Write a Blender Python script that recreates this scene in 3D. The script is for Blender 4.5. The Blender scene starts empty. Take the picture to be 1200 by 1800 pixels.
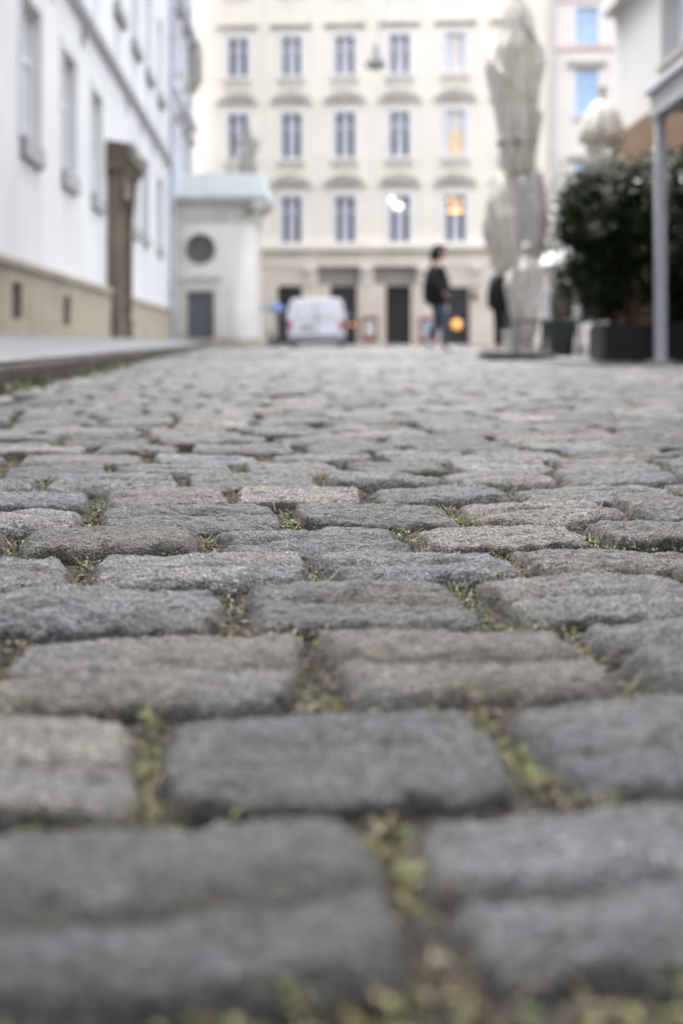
import bpy, bmesh, math, random
import numpy as np
from mathutils import Vector, Matrix, noise as mnoise

scene = bpy.context.scene
COL = scene.collection
R = math.radians
random.seed(7)

# ------------------------------------------------------------------ camera
FPX, HZ, CAMH = 2470.0, 600.0, 0.20      # focal length in photo pixels, horizon row, eye height
cam_data = bpy.data.cameras.new("camera")
cam = bpy.data.objects.new("camera", cam_data)
COL.objects.link(cam)
cam.location = (0, 0, CAMH)
cam.rotation_euler = (R(90), 0, 0)
cam_data.sensor_fit = 'VERTICAL'
cam_data.sensor_height = 36.0
cam_data.sensor_width = 24.0
cam_data.lens = FPX / 1800 * 36
cam_data.shift_y = -(900 - HZ) / 1800
cam_data.clip_start = 0.02
cam_data.clip_end = 3000
cam_data.dof.use_dof = True
cam_data.dof.focus_distance = 1.5
cam_data.dof.aperture_fstop = 4.5
scene.camera = cam

# ------------------------------------------------------------------ light
SUN_EL, SUN_AZ = 62, 340                # azimuth clockwise from +Y (the view direction)
world = bpy.data.worlds.new("World")
scene.world = world
world.use_nodes = True
wn = world.node_tree
sky = wn.nodes.new("ShaderNodeTexSky")
sky.sky_type = 'NISHITA'
sky.sun_disc = False
sky.sun_elevation = R(SUN_EL)
sky.sun_rotation = R(SUN_AZ)
sky.air_density = 1.0
sky.dust_density = 4.0
hsv = wn.nodes.new("ShaderNodeHueSaturation")
hsv.inputs['Saturation'].default_value = 0.30
bg = wn.nodes["Background"]
bg.inputs['Strength'].default_value = 0.15
wn.links.new(sky.outputs[0], hsv.inputs['Color'])
wn.links.new(hsv.outputs[0], bg.inputs['Color'])

sun_data = bpy.data.lights.new("sun", 'SUN')
sun_data.energy = 0.8
sun_data.angle = R(25)
sun_data.color = (1.0, 0.985, 0.96)
sun = bpy.data.objects.new("sun", sun_data)
COL.objects.link(sun)
_d = Vector((math.sin(R(SUN_AZ)) * math.cos(R(SUN_EL)), math.cos(R(SUN_AZ)) * math.cos(R(SUN_EL)), math.sin(R(SUN_EL))))
sun.rotation_euler = _d.to_track_quat('Z', 'Y').to_euler()
sun.location = (0, -5, 30)

scene.view_settings.view_transform = 'Standard'
scene.view_settings.look = 'None'
scene.view_settings.exposure = 2.55
scene.view_settings.gamma = 1
scene.render.engine = 'CYCLES'
scene.cycles.max_bounces = 6
scene.cycles.use_denoising = True

# ------------------------------------------------------------------ materials
MATS = {}
def mat(name, col, rough=0.8, var=0.12, scale=3.0, bump=0.0, bscale=60.0, metal=0.0, emit=None, estr=0.0, spec=0.5, col2=None, fine=0.0):
    """procedural principled: colour varied by two noises in object space, optional bump"""
    if name in MATS: return MATS[name]
    m = bpy.data.materials.new(name)
    m.use_nodes = True
    nt = m.node_tree
    b = nt.nodes["Principled BSDF"]
    tc = nt.nodes.new("ShaderNodeTexCoord")
    n = nt.nodes.new("ShaderNodeTexNoise")
    n.inputs['Scale'].default_value = scale
    n.inputs['Detail'].default_value = 6
    n.inputs['Roughness'].default_value = 0.62
    nt.links.new(tc.outputs['Object'], n.inputs['Vector'])
    ramp = nt.nodes.new("ShaderNodeValToRGB")
    c2 = col2 or tuple(c * (1 - 2 * var) for c in col)
    c1 = tuple(min(1, c * (1 + var)) for c in col)
    ramp.color_ramp.elements[0].position = 0.3
    ramp.color_ramp.elements[1].position = 0.7
    ramp.color_ramp.elements[0].color = (*c2, 1)
    ramp.color_ramp.elements[1].color = (*c1, 1)
    nt.links.new(n.outputs['Fac'], ramp.inputs['Fac'])
    nt.links.new(ramp.outputs[0], b.inputs['Base Color'])
    b.inputs['Roughness'].default_value = rough
    b.inputs['Metallic'].default_value = metal
    b.inputs['Specular IOR Level'].default_value = spec
    if bump:
        n2 = nt.nodes.new("ShaderNodeTexNoise")
        n2.inputs['Scale'].default_value = bscale
        n2.inputs['Detail'].default_value = 5
        nt.links.new(tc.outputs['Object'], n2.inputs['Vector'])
        bp = nt.nodes.new("ShaderNodeBump")
        bp.inputs['Strength'].default_value = bump
        bp.inputs['Distance'].default_value = 0.02
        nt.links.new(n2.outputs['Fac'], bp.inputs['Height'])
        nt.links.new(bp.outputs[0], b.inputs['Normal'])
    if emit:
        b.inputs['Emission Color'].default_value = (*emit, 1)
        b.inputs['Emission Strength'].default_value = estr
    MATS[name] = m
    return m

def leaf_mat(name, stops, rough=0.6, attr="tone", trans=0.15, spec=0.4):
    """colour from a per-leaf tone attribute"""
    m = bpy.data.materials.new(name)
    m.use_nodes = True
    nt = m.node_tree
    b = nt.nodes["Principled BSDF"]
    a = nt.nodes.new("ShaderNodeAttribute")
    a.attribute_name = attr
    ramp = nt.nodes.new("ShaderNodeValToRGB")
    el = ramp.color_ramp.elements
    while len(el) < len(stops): el.new(0.5)
    for e, (p, c) in zip(el, stops):
        e.position = p; e.color = (*c, 1)
    nt.links.new(a.outputs['Fac'], ramp.inputs['Fac'])
    nt.links.new(ramp.outputs[0], b.inputs['Base Color'])
    b.inputs['Roughness'].default_value = rough
    b.inputs['Specular IOR Level'].default_value = spec
    return m

M_white = mat("white_plaster", (0.65, 0.648, 0.645), 0.9, 0.05, 0.35, 0.05, 8, col2=(0.57, 0.57, 0.57))
M_plinth = mat("sandstone_plinth", (0.38, 0.315, 0.22), 0.9, 0.12, 1.3, 0.2, 20, col2=(0.25, 0.215, 0.17))
M_portal = mat("weathered_brown_stone", (0.19, 0.15, 0.11), 0.85, 0.15, 2.0, 0.25, 25)
M_door = mat("dark_wood", (0.09, 0.065, 0.045), 0.6, 0.2, 3.0)
M_palerefl = mat("pale_reflection_glazing", (0.56, 0.58, 0.58), 0.25, 0.10, 1.5)  # base colour holds the pale reflection of the houses opposite
M_slate = mat("grey_sill_stone", (0.34, 0.34, 0.33), 0.8, 0.1)
M_dark = mat("dark_opening", (0.03, 0.028, 0.028), 0.8, 0.2)
M_zinc = mat("zinc_pipe", (0.42, 0.44, 0.49), 0.5, 0.08, 2.0, metal=0.3)
M_chapel = mat("pale_stone_render", (0.72, 0.695, 0.64), 0.9, 0.06, 0.8, 0.1, 10)
M_chapel_trim = mat("grey_stone_trim", (0.52, 0.505, 0.465), 0.85, 0.1, 1.5)
M_copper = mat("patinated_sheet_roof", (0.62, 0.66, 0.655), 0.6, 0.06, 1.5)
M_greydoor = mat("slate_grey_door", (0.12, 0.125, 0.14), 0.5, 0.1)
M_oculus = mat("oculus_glazing", (0.13, 0.12, 0.105), 0.3, 0.1)
M_statue = mat("mossy_statue_stone", (0.36, 0.35, 0.31), 0.9, 0.25, 4.0, 0.4, 12)
M_cream = mat("cream_facade_plaster", (0.90, 0.82, 0.71), 0.9, 0.04, 0.4, 0.04, 6)
M_creamtrim = mat("cream_facade_trim", (0.87, 0.80, 0.71), 0.85, 0.04, 0.8)
M_orna = mat("ornament_stone", (0.52, 0.485, 0.42), 0.9, 0.18, 4.0, 0.5, 9)
M_sandst = mat("ground_floor_stone", (0.78, 0.69, 0.575), 0.9, 0.05, 1.0)
M_wframe = mat("white_window_paint", (0.80, 0.80, 0.82), 0.5, 0.03)
M_glass = mat("dark_window_glass", (0.035, 0.04, 0.06), 0.08, 0.2, 1.0, spec=0.6)
M_curtain = mat("pale_curtain", (0.60, 0.61, 0.68), 0.9, 0.06, 2.0)
M_paleglass = mat("sky_reflection_tint", (0.62, 0.63, 0.68), 0.12, 0.08, 1.0)  # pale base colour holds the sky reflection
M_blueglass = mat("blue_sky_reflection", (0.42, 0.58, 0.78), 0.3, 0.06, 1.0)  # blue base colour stands for the reflected sky
M_shopdark = mat("dark_shop_glass", (0.045, 0.043, 0.05), 0.15, 0.2)
M_transom = mat("brown_transom_panel", (0.33, 0.30, 0.26), 0.7, 0.1)
M_rooftile = mat("dark_roof_tiles", (0.16, 0.10, 0.08), 0.8, 0.2, 5.0)
M_pink = mat("rosy_facade_plaster", (0.82, 0.75, 0.68), 0.9, 0.04, 0.5)
M_pinktrim = mat("pink_facade_trim", (0.72, 0.55, 0.50), 0.9, 0.06, 1.0)
M_rwall = mat("right_wall_plaster", (0.56, 0.555, 0.54), 0.9, 0.05, 0.5)
M_wood = mat("oiled_wood", (0.17, 0.095, 0.045), 0.6, 0.18, 3.0)
M_steel = mat("grey_blue_powder_coat", (0.60, 0.62, 0.67), 0.45, 0.05, 2.0)
M_black = mat("black_planter", (0.006, 0.006, 0.007), 0.6, 0.2)
M_canvas = mat("cream_canvas", (0.76, 0.735, 0.67), 0.9, 0.06, 4.0, 0.3, 25, col2=(0.52, 0.49, 0.42))
M_canvas_old = mat("stained_canvas", (0.56, 0.53, 0.47), 0.9, 0.2, 5.0, 0.2, 25)
M_metal = mat("dark_cast_metal", (0.10, 0.10, 0.10), 0.5, 0.1, metal=0.5)
M_base = mat("dark_granite_base", (0.085, 0.085, 0.085), 0.7, 0.15)
M_concrete = mat("pale_concrete", (0.34, 0.33, 0.31), 0.9, 0.1, 3.0)
M_vanwhite = mat("white_van_paint", (0.80, 0.80, 0.84), 0.3, 0.02, 1.0)
M_rubber = mat("black_rubber", (0.02, 0.02, 0.02), 0.7, 0.1)
M_bumper = mat("grey_plastic_bumper", (0.16, 0.16, 0.17), 0.6, 0.1)
M_rim = mat("steel_rim", (0.4, 0.4, 0.41), 0.4, 0.05, metal=0.6)
M_red = mat("red_lens", (0.42, 0.03, 0.035), 0.2, 0.1)
M_plate = mat("dull_plate", (0.38, 0.39, 0.38), 0.5, 0.2, 12.0)
M_skin = mat("skin", (0.42, 0.26, 0.19), 0.6, 0.05)
M_hair = mat("dark_hair", (0.03, 0.022, 0.018), 0.7, 0.2, 20)
M_jacket = mat("black_jacket_cloth", (0.006, 0.0065, 0.009), 0.8, 0.2, 8.0)
M_jeans = mat("faded_blue_denim", (0.075, 0.105, 0.15), 0.85, 0.2, 8.0)
M_shoe = mat("white_trainer", (0.75, 0.76, 0.80), 0.6, 0.05)
M_blackcloth = mat("black_trousers_cloth", (0.008, 0.0085, 0.012), 0.85, 0.2, 8.0)
M_poster_red = mat("dark_red_frame", (0.25, 0.04, 0.045), 0.5, 0.1)
M_poster_white = mat("poster_paper", (0.72, 0.70, 0.69), 0.6, 0.05, 6.0)
M_poster_blue = mat("poster_pale_blue", (0.35, 0.47, 0.62), 0.6, 0.1, 6.0)
M_blue = mat("blue_canvas", (0.17, 0.25, 0.50), 0.85, 0.08, 2.0)
M_warm = mat("warm_lamp_glass", (0.9, 0.5, 0.2), 0.5, 0.02, emit=(1.0, 0.42, 0.10), estr=0.22)
M_warmbright = mat("bright_window_lamp", (0.9, 0.6, 0.3), 0.5, 0.02, emit=(1.0, 0.55, 0.20), estr=0.32)
M_whiteglint = mat("white_window_glint", (0.9, 0.9, 0.9), 0.5, 0.02, emit=(1.0, 0.97, 0.95), estr=0.5)  # emission stands for sun glints on the glass, no lamp there
M_chairwhite = mat("white_chair_shell", (0.78, 0.78, 0.82), 0.5, 0.03)
M_teal = mat("dark_teal_chair", (0.03, 0.05, 0.05), 0.5, 0.1)
M_tile = mat("grey_sidewalk_paving", (0.155, 0.157, 0.162), 0.85, 0.16, 2.0, 0.15, 30)
M_kerb = mat("stained_shaded_kerb_stone", (0.055, 0.046, 0.035), 0.9, 0.25, 5.0, 0.4, 40)  # dark tone holds both stain and the shade of the kerb side

def streaks(m, amt=.35, low=None):
    nt = m.node_tree; b = nt.nodes["Principled BSDF"]; src = b.inputs['Base Color'].links[0].from_socket
    tc = nt.nodes.new("ShaderNodeTexCoord"); mp = nt.nodes.new("ShaderNodeMapping"); mp.inputs['Scale'].default_value = (1.6, 1.6, .12)
    n = nt.nodes.new("ShaderNodeTexNoise"); n.inputs['Scale'].default_value = 1.5; n.inputs['Detail'].default_value = 6
    nt.links.new(tc.outputs['Object'], mp.inputs[0]); nt.links.new(mp.outputs[0], n.inputs['Vector'])
    r = nt.nodes.new("ShaderNodeValToRGB"); r.color_ramp.elements[0].position = .5; r.color_ramp.elements[1].position = .72
    r.color_ramp.elements[0].color = (0, 0, 0, 1); r.color_ramp.elements[1].color = (amt, amt, amt, 1)
    nt.links.new(n.outputs['Fac'], r.inputs['Fac'])
    mx = nt.nodes.new("ShaderNodeMix"); mx.data_type = 'RGBA'; mx.inputs[7].default_value = (.36, .34, .30, 1)
    nt.links.new(r.outputs[0], mx.inputs[0]); nt.links.new(src, mx.inputs[6]); nt.links.new(mx.outputs[2], b.inputs['Base Color'])
for m_ in (M_white, M_chapel, M_plinth, M_cream): streaks(m_, .30 if m_ is not M_cream else .15)
# ------------------------------------------------------------------ mesh helpers
class MB:
    def __init__(s): s.v, s.f = [], []
    def add(s, v, f):
        o = len(s.v); s.v += [tuple(p) for p in v]; s.f += [tuple(i + o for i in q) for q in f]; return s
    def box(s, x0, x1, y0, y1, z0, z1):
        return s.add([(x0,y0,z0),(x1,y0,z0),(x1,y1,z0),(x0,y1,z0),(x0,y0,z1),(x1,y0,z1),(x1,y1,z1),(x0,y1,z1)],
                     [(0,3,2,1),(4,5,6,7),(0,1,5,4),(1,2,6,5),(2,3,7,6),(3,0,4,7)])
    def quad(s, a, b, c, d): return s.add([a,b,c,d], [(0,1,2,3)])
    def prism(s, poly, y0, y1):            # poly in (x,z), extruded along y
        n = len(poly)
        v = [(x, y0, z) for x, z in poly] + [(x, y1, z) for x, z in poly]
        f = [tuple(range(n)), tuple(range(2*n-1, n-1, -1))] + [(i, i+n, (i+1)%n+n, (i+1)%n) for i in range(n)]
        return s.add(v, f)
    def prismx(s, poly, x0, x1):           # poly in (y,z), extruded along x
        n = len(poly)
        v = [(x0, y, z) for y, z in poly] + [(x1, y, z) for y, z in poly]
        f = [tuple(range(n-1, -1, -1)), tuple(range(n, 2*n))] + [(i, (i+1)%n, (i+1)%n+n, i+n) for i in range(n)]
        return s.add(v, f)
    def lathe(s, prof, n=24, c=(0,0,0), fold=None):   # prof: (r,z)
        v, f = [], []
        for k, (r, z) in enumerate(prof):
            for i in range(n):
                a = 2*math.pi*i/n
                rr = r * (fold(a, z) if fold else 1)
                v.append((c[0]+rr*math.cos(a), c[1]+rr*math.sin(a), c[2]+z))
        for k in range(len(prof)-1):
            for i in range(n):
                j = (i+1) % n
                f.append((k*n+i, k*n+j, (k+1)*n+j, (k+1)*n+i))
        f.append(tuple(range(n-1, -1, -1))); m = (len(prof)-1)*n
        f.append(tuple(range(m, m+n)))
        return s.add(v, f)
    def tube(s, a, b, r0, r1=None, n=12):
        r1 = r0 if r1 is None else r1
        a, b = Vector(a), Vector(b); d = (b-a).normalized()
        u = d.orthogonal().normalized(); w = d.cross(u)
        v = []
        for p, r in ((a, r0), (b, r1)):
            for i in range(n):
                t = 2*math.pi*i/n; v.append(p + u*math.cos(t)*r + w*math.sin(t)*r)
        f = [(i, (i+1)%n, (i+1)%n+n, i+n) for i in range(n)] + [tuple(range(n-1,-1,-1)), tuple(range(n, 2*n))]
        return s.add(v, f)
    def ball(s, c, rx, ry=None, rz=None, n=14):
        ry = ry or rx; rz = rz or rx
        v, f = [], []
        m = n//2
        for k in range(m+1):
            p = math.pi*k/m
            for i in range(n):
                a = 2*math.pi*i/n
                v.append((c[0]+rx*math.sin(p)*math.cos(a), c[1]+ry*math.sin(p)*math.sin(a), c[2]+rz*math.cos(p)))
        for k in range(m):
            for i in range(n):
                f.append((k*n+i, (k+1)*n+i, (k+1)*n+(i+1)%n, k*n+(i+1)%n))
        return s.add(v, f)
    def build(s, name, material, parent=None, smooth=False, bevel=0.0):
        me = bpy.data.meshes.new(name)
        me.from_pydata(s.v, [], s.f)
        me.validate(); me.update()
        if bevel:
            bm = bmesh.new(); bm.from_mesh(me)
            bmesh.ops.bevel(bm, geom=[e for e in bm.edges], offset=bevel, segments=2, affect='EDGES', profile=0.5)
            bm.to_mesh(me); bm.free()
        return link(name, me, material, parent, smooth)

def link(name, me, material, parent=None, smooth=False):
    me.materials.append(material)
    if smooth: me.polygons.foreach_set('use_smooth', [True]*len(me.polygons))
    o = bpy.data.objects.new(name, me); COL.objects.link(o)
    if parent: o.parent = parent
    return o

def tag(o, label, cat, group=None, kind=None):
    o['label'] = label; o['category'] = cat
    if group: o['group'] = group
    if kind: o['kind'] = kind
    return o
def empty(name, loc, rz=0, label=None, cat=None, group=None):
    o = bpy.data.objects.new(name, None); COL.objects.link(o)
    o.location = loc; o.rotation_euler = (0, 0, rz)
    if label: tag(o, label, cat, group)
    return o
def copy_tree(o, parent=None):
    c = o.copy(); COL.objects.link(c); c.parent = parent
    for ch in [x for x in bpy.data.objects if x.parent is o]: copy_tree(ch, c)
    return c
def structure(o): o['kind'] = 'structure'; return o

def np_mesh(name, V, F, attrs=None, smooth=True):
    """fast quad mesh from numpy arrays"""
    me = bpy.data.meshes.new(name)
    me.vertices.add(len(V)); me.vertices.foreach_set('co', V.astype(np.float32).ravel())
    k = F.shape[1]
    me.loops.add(F.size); me.loops.foreach_set('vertex_index', F.astype(np.int32).ravel())
    me.polygons.add(len(F))
    me.polygons.foreach_set('loop_start', np.arange(0, F.size, k, dtype=np.int32))
    if smooth: me.polygons.foreach_set('use_smooth', np.ones(len(F), dtype=bool))
    for n_, a in (attrs or {}).items():
        at = me.attributes.new(n_, 'FLOAT', 'POINT'); at.data.foreach_set('value', a.astype(np.float32))
    me.update(calc_edges=True); me.validate()
    return me

# vectorised value noise
_rng = np.random.default_rng(11)
_T = _rng.random((64, 64, 64)).astype(np.float32) * 2 - 1
def vnoise(x, y, z=0.0):
    z = np.broadcast_to(np.asarray(z, dtype=np.float64), x.shape)
    xi, yi, zi = np.floor(x).astype(int), np.floor(y).astype(int), np.floor(z).astype(int)
    fx, fy, fz = x-xi, y-yi, z-zi
    fx, fy, fz = fx*fx*(3-2*fx), fy*fy*(3-2*fy), fz*fz*(3-2*fz)
    g = lambda a, b, c: _T[(xi+a) & 63, (yi+b) & 63, (zi+c) & 63]
    l = lambda p, q, t: p+(q-p)*t
    return l(l(l(g(0,0,0), g(1,0,0), fx), l(g(0,1,0), g(1,1,0), fx), fy),
             l(l(g(0,0,1), g(1,0,1), fx), l(g(0,1,1), g(1,1,1), fx), fy), fz)
def fbm(x, y, z=0.0, o=4):
    a, s, t = 1.0, 0.0, 0.0
    for k in range(o):
        s = s + a*vnoise(x*2**k+17.3*k, y*2**k+5.1*k, np.asarray(z)+3.7*k); t += a; a *= 0.5
    return s/t

class Frame:
    """a vertical wall plane: local x along it, front facing local -y"""
    def __init__(s, x, y, rz): s.o = Vector((x, y, 0)); s.rz = rz; s.d = Vector((math.cos(rz), math.sin(rz), 0)); s.n = Vector((math.sin(rz), -math.cos(rz), 0))
    def hit(s, px, py, off=0.0):
        r = Vector(((px-600)/FPX, 1, (HZ-py)/FPX)); c = Vector((0, 0, CAMH))
        o = s.o + s.n*off
        t = (o-c).dot(s.n)/r.dot(s.n)
        p = c + r*t - o
        return p.dot(s.d), p.z
def at(px, py, Y): return Vector(((px-600)*Y/FPX, Y, CAMH+(HZ-py)*Y/FPX))

def wall_mesh(mb, x0, x1, z0, z1, holes, depth, back=None):
    """front face at y=0 with rectangular holes; reveals run back to y=depth; body box behind to y=back"""
    xs = sorted({x0, x1, *[h[0] for h in holes], *[h[1] for h in holes]})
    zs = sorted({z0, z1, *[h[2] for h in holes], *[h[3] for h in holes]})
    xs = [x for x in xs if x0 <= x <= x1]; zs = [z for z in zs if z0 <= z <= z1]
    for i in range(len(xs)-1):
        for j in range(len(zs)-1):
            cx, cz = (xs[i]+xs[i+1])/2, (zs[j]+zs[j+1])/2
            if any(h[0] < cx < h[1] and h[2] < cz < h[3] for h in holes): continue
            mb.quad((xs[i],0,zs[j]), (xs[i+1],0,zs[j]), (xs[i+1],0,zs[j+1]), (xs[i],0,zs[j+1]))
    for a, b, c, d in holes:
        mb.quad((a,0,c),(a,0,d),(a,depth,d),(a,depth,c)); mb.quad((b,0,d),(b,0,c),(b,depth,c),(b,depth,d))
        mb.quad((a,0,d),(b,0,d),(b,depth,d),(a,depth,d)); mb.quad((a,0,c),(a,depth,c),(b,depth,c),(b,0,c))
    B = back or depth+0.3
    mb.quad((x0,0,z0),(x0,0,z1),(x0,B,z1),(x0,B,z0)); mb.quad((x1,0,z1),(x1,0,z0),(x1,B,z0),(x1,B,z1))
    mb.quad((x0,0,z1),(x1,0,z1),(x1,B,z1),(x0,B,z1)); mb.quad((x0,B,z0),(x0,B,z1),(x1,B,z1),(x1,B,z0))
    return mb

# ------------------------------------------------------------------ ground and street
TH = R(6.5)
CT, ST = math.cos(TH), math.sin(TH)
def uv2xy(u, v): return u*CT - v*ST, u*ST + v*CT
def xy2uv(x, y): return x*CT + y*ST, -x*ST + y*CT
def kerb_x(y): return -1.42 - 0.078*(y-6.2)

def soil_z(x, y): return -0.0185 + 0.006*fbm(x*22, y*22, 4.0, 3) + 0.004*fbm(x*90, y*90, 9.0, 2)

g = MB().quad((-400,-300,-0.05),(400,-300,-0.05),(400,900,-0.05),(-400,900,-0.05))
M_soil = mat("joint_soil", (0.026, 0.020, 0.014), 0.95, 0.3, 25.0, 0.6, 300, col2=(0.009, 0.007, 0.005))
structure(g.build("ground", M_soil))
# finely modelled soil in the joints
def grid(xs, ys, zf):
    X, Y = np.meshgrid(xs, ys)
    Z = zf(X, Y)
    n, m = len(xs), len(ys)
    V = np.stack([X, Y, Z], -1).reshape(-1, 3)
    i = np.arange(n*m).reshape(m, n)
    F = np.stack([i[:-1,:-1], i[:-1,1:], i[1:,1:], i[1:,:-1]], -1).reshape(-1, 4)
    return V, F
V, F = grid(np.linspace(-1.25, 1.25, 420), np.linspace(0.05, 3.2, 520), soil_z)
V2, F2 = grid(np.linspace(-9, 13, 120), np.linspace(3.2, 64, 240), lambda x, y: soil_z(x, y))
Vs = np.concatenate([V, V2]); Fs = np.concatenate([F, F2+len(V)])
structure(link("soil", np_mesh("soil", Vs, Fs), M_soil))

# --- cobbles: each stone is its own displaced block inside the street surface mesh
STV, STF, ST_tone, ST_hue, ST_dirt_shade, ST_soil_shade = [], [], [], [], [], []
_off = 0
JOINTS = []          # (x, y, length along v, width) of the gaps between neighbours in a row
def stone(cu, cv, hw, hd, n, seed, groove=None, tone=None, skew=0.0):
    global _off
    rs = np.random.default_rng(seed)
    q = np.linspace(-1, 1, n)
    q = np.sin(q*math.pi/2*0.86)/math.sin(math.pi/2*0.86)
    s, t = np.meshgrid(q, q)
    k = rs.uniform(0.05, 0.20)
    ps = s*np.sqrt(1-k*t*t/2); pt = t*np.sqrt(1-k*0.7*s*s/2)
    sd = float(rs.uniform(0, 60))
    # irregular outline
    ps = ps + 0.03*vnoise(t*5+sd, np.sign(s)*5+0*s, sd+3)*np.abs(s)**3 + 0.06*vnoise(t*1.4+sd, np.sign(s)*3+0*s, sd) * np.abs(s)
    pt = pt + 0.04*vnoise(s*6+sd, np.sign(t)*5+0*s, sd+5)*np.abs(t)**3 + 0.08*vnoise(s*1.5+sd, np.sign(t)*3+0*s, sd+9) * np.abs(t)
    u = cu + hw*ps + skew*hd*pt; v = cv + hd*pt
    x, y = uv2xy(u, v)
    e = (np.abs(s)**12+np.abs(t)**12)**(1/12)
    if n >= 12: e = e + (0.07*fbm(x*30+sd, y*34, sd+2, 3)+0.03)*np.clip((e-.55)/.4, 0, 1)*np.clip((1.0-e)/.04, 0, 1)
    e = np.clip(e, 0, 1)
    bu = rs.uniform(0.001, 0.005); bv = rs.uniform(0.002, 0.006)
    z = rs.normal(0, 0.0022) + rs.normal(0, 0.0020)*s + rs.normal(0, 0.0026)*t - bu*np.abs(s)**3 - bv*t*t*(0.5+0.5*np.abs(t))
    gr = rs.choice([0.005, 0.013, 0.018, 0.022]) if groove is None else groove
    gt = rs.uniform(-0.3, 0.05) + 0.16*vnoise(s*1.2+sd, s*0+sd, 2.0)
    # two rounded ridges with a cleft between them, worn deeper here and there along the stone
    q1 = np.where(t < gt, (t-(gt-1)/2)/((gt+1)/2), (t-(gt+1)/2)/((1-gt)/2))
    z = z - gr*np.abs(np.clip(q1, -1, 1))**np.where((t > gt) & (q1 < 0), 7.0, 3.0)*np.clip(0.9+0.55*vnoise(s*2.2+sd, s*0, sd+4), .2, 1.5)
    rr = rs.uniform(0.09, 0.18)
    w = np.clip((e-(1-rr))/rr, 0, 1)
    z = z - 0.040*(1-np.sqrt(np.clip(1-w**2.3, 0, 1)))
    if n >= 12:
        z = z + 0.0055*fbm(x*13+sd, y*19, sd, 3)*(1-0.6*w)
    if n >= 30:
        z = z + 0.0036*fbm(x*36+sd, y*70, sd, 3) + 0.0030*fbm(x*120+sd, y*170, sd, 3)
    V = np.stack([x, y, z], -1).reshape(-1, 3)
    i = np.arange(n*n).reshape(n, n)
    F = np.stack([i[:-1,:-1], i[:-1,1:], i[1:,1:], i[1:,:-1]], -1).reshape(-1, 4) + _off
    STV.append(V); STF.append(F); _off += n*n
    tn = rs.normal(0.5, 0.29) if tone is None else tone
    ST_tone.append(np.full(n*n, np.clip(tn, 0, 1))); ST_hue.append(np.full(n*n, rs.random()))
    ST_soil_shade.append(np.clip((-0.013-z)/0.010, 0, 1).ravel())  # soil contact dirt and crevice shade darken the lower sides together
    ST_dirt_shade.append((np.clip((e-0.86)/0.14, 0, 1) + 0.7*gr/0.01*np.exp(-((t-gt)/0.12)**2)).ravel())  # edge dirt, plus the cleft's shade put in as dark colour

def lod(Y): return 104 if Y < 2.1 else 48 if Y < 3.6 else 20 if Y < 7 else 9 if Y < 15 else 5

# rows nearest the lens: front/back edge (distance at the centre line) and joint positions read from the photograph
NEAR = [
    (0.205, 0.395, None),
    (0.440, 0.622, (1560, (-215, 742, 1690))),
    (0.628, 0.800, (1305, (-390, 268, 918, 1560))),
    (0.806, 1.018, (1150, (-540, 0, 553, 1075, 1600))),
    (1.022, 1.202, (1046, (-470, -30, 412, 846, 1275, 1700))),
    (1.206, 1.388, (980, (-630, -240, 158, 552, 903, 1290, 1680))),
    (1.392, 1.575, (932, (-660, -310, 40, 372, 724, 1030, 1370, 1700))),
    (1.580, 1.770, (893, (-480, -150, 175, 505, 806, 1095, 1400))),
]
sd = 100
GROOVES = {1: [.021,.023], 2: [.004,.003,.008], 3: [.020,.018], 4: [.023,.021,.020,.010], 5: [.016,.004,.018,.019], 6: [.004,.012,.018], 7: [.012, .016, .006]}
v = 0.0
rows = []
for ri, (d0, d1, js) in enumerate(NEAR):
    v0, v1 = d0*CT, d1*CT
    if js:
        py, xs = js
        Y = CAMH*FPX/(py-HZ)
        us = []
        for px in xs:
            X = (px-600)*Y/FPX
            # the row is tilted: slide along the joint direction to the row's own centre line
            Yj = Y + X*math.tan(TH)
            us.append(xy2uv((px-600)*Y/FPX, Yj)[0])
    else:
        us = [-0.72, -0.5, -0.31, -0.115, 0.08, 0.27, 0.47, 0.7]
    while us[0] > -1.3: us.insert(0, us[0]-random.uniform(.18, .21))
    while us[-1] < 1.3: us.append(us[-1]+random.uniform(.18, .21))
    rows.append((v0, v1, us))
v = rows[-1][1] + 0.006
shift = 0.0
while v < 63:
    dpt = random.uniform(0.165, 0.20)
    umax = min(9.5, 0.30*v+1.0)
    shift = random.uniform(0.06, 0.14) + shift
    u = -umax - (shift % 0.2)
    us = [u]
    while us[-1] < (umax if v < 12 else min(umax, 9.5)): us.append(us[-1]+random.uniform(0.165, 0.235))
    rows.append((v, v+dpt, us))
    v += dpt + 0.016
for ri, (v0, v1, us) in enumerate(rows):
    for k in range(len(us)-1):
        a, b = us[k], us[k+1]
        cu, cv = (a+b)/2, (v0+v1)/2
        X, Y = uv2xy(cu, cv)
        sd += 1
        if X < kerb_x(Y)+0.13 or Y < 0.05: continue
        if v0 > 15 and X > 2.2+0.1*Y: continue
        gap = random.uniform(0.007, 0.015)
        hd = (v1-v0)/2*random.uniform(.965, 1.01)
        gv = GROOVES.get(ri)
        kk = k
        grv = None
        stone(cu, cv+random.uniform(-.004, .004), (b-a-gap)/2*1.02, hd, lod(Y), sd, groove=(random.choice(gv) if gv else None), skew=random.uniform(-.08, .08))
        if v0 < 9:
            JOINTS.append((b, cv, (v1-v0), gap, Y))
street = np_mesh("cobbled_street", np.concatenate(STV), np.concatenate(STF),
                 {"tone": np.concatenate(ST_tone), "hue": np.concatenate(ST_hue), "dirt_shade": np.concatenate(ST_dirt_shade), "soil_shade": np.concatenate(ST_soil_shade)})
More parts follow.
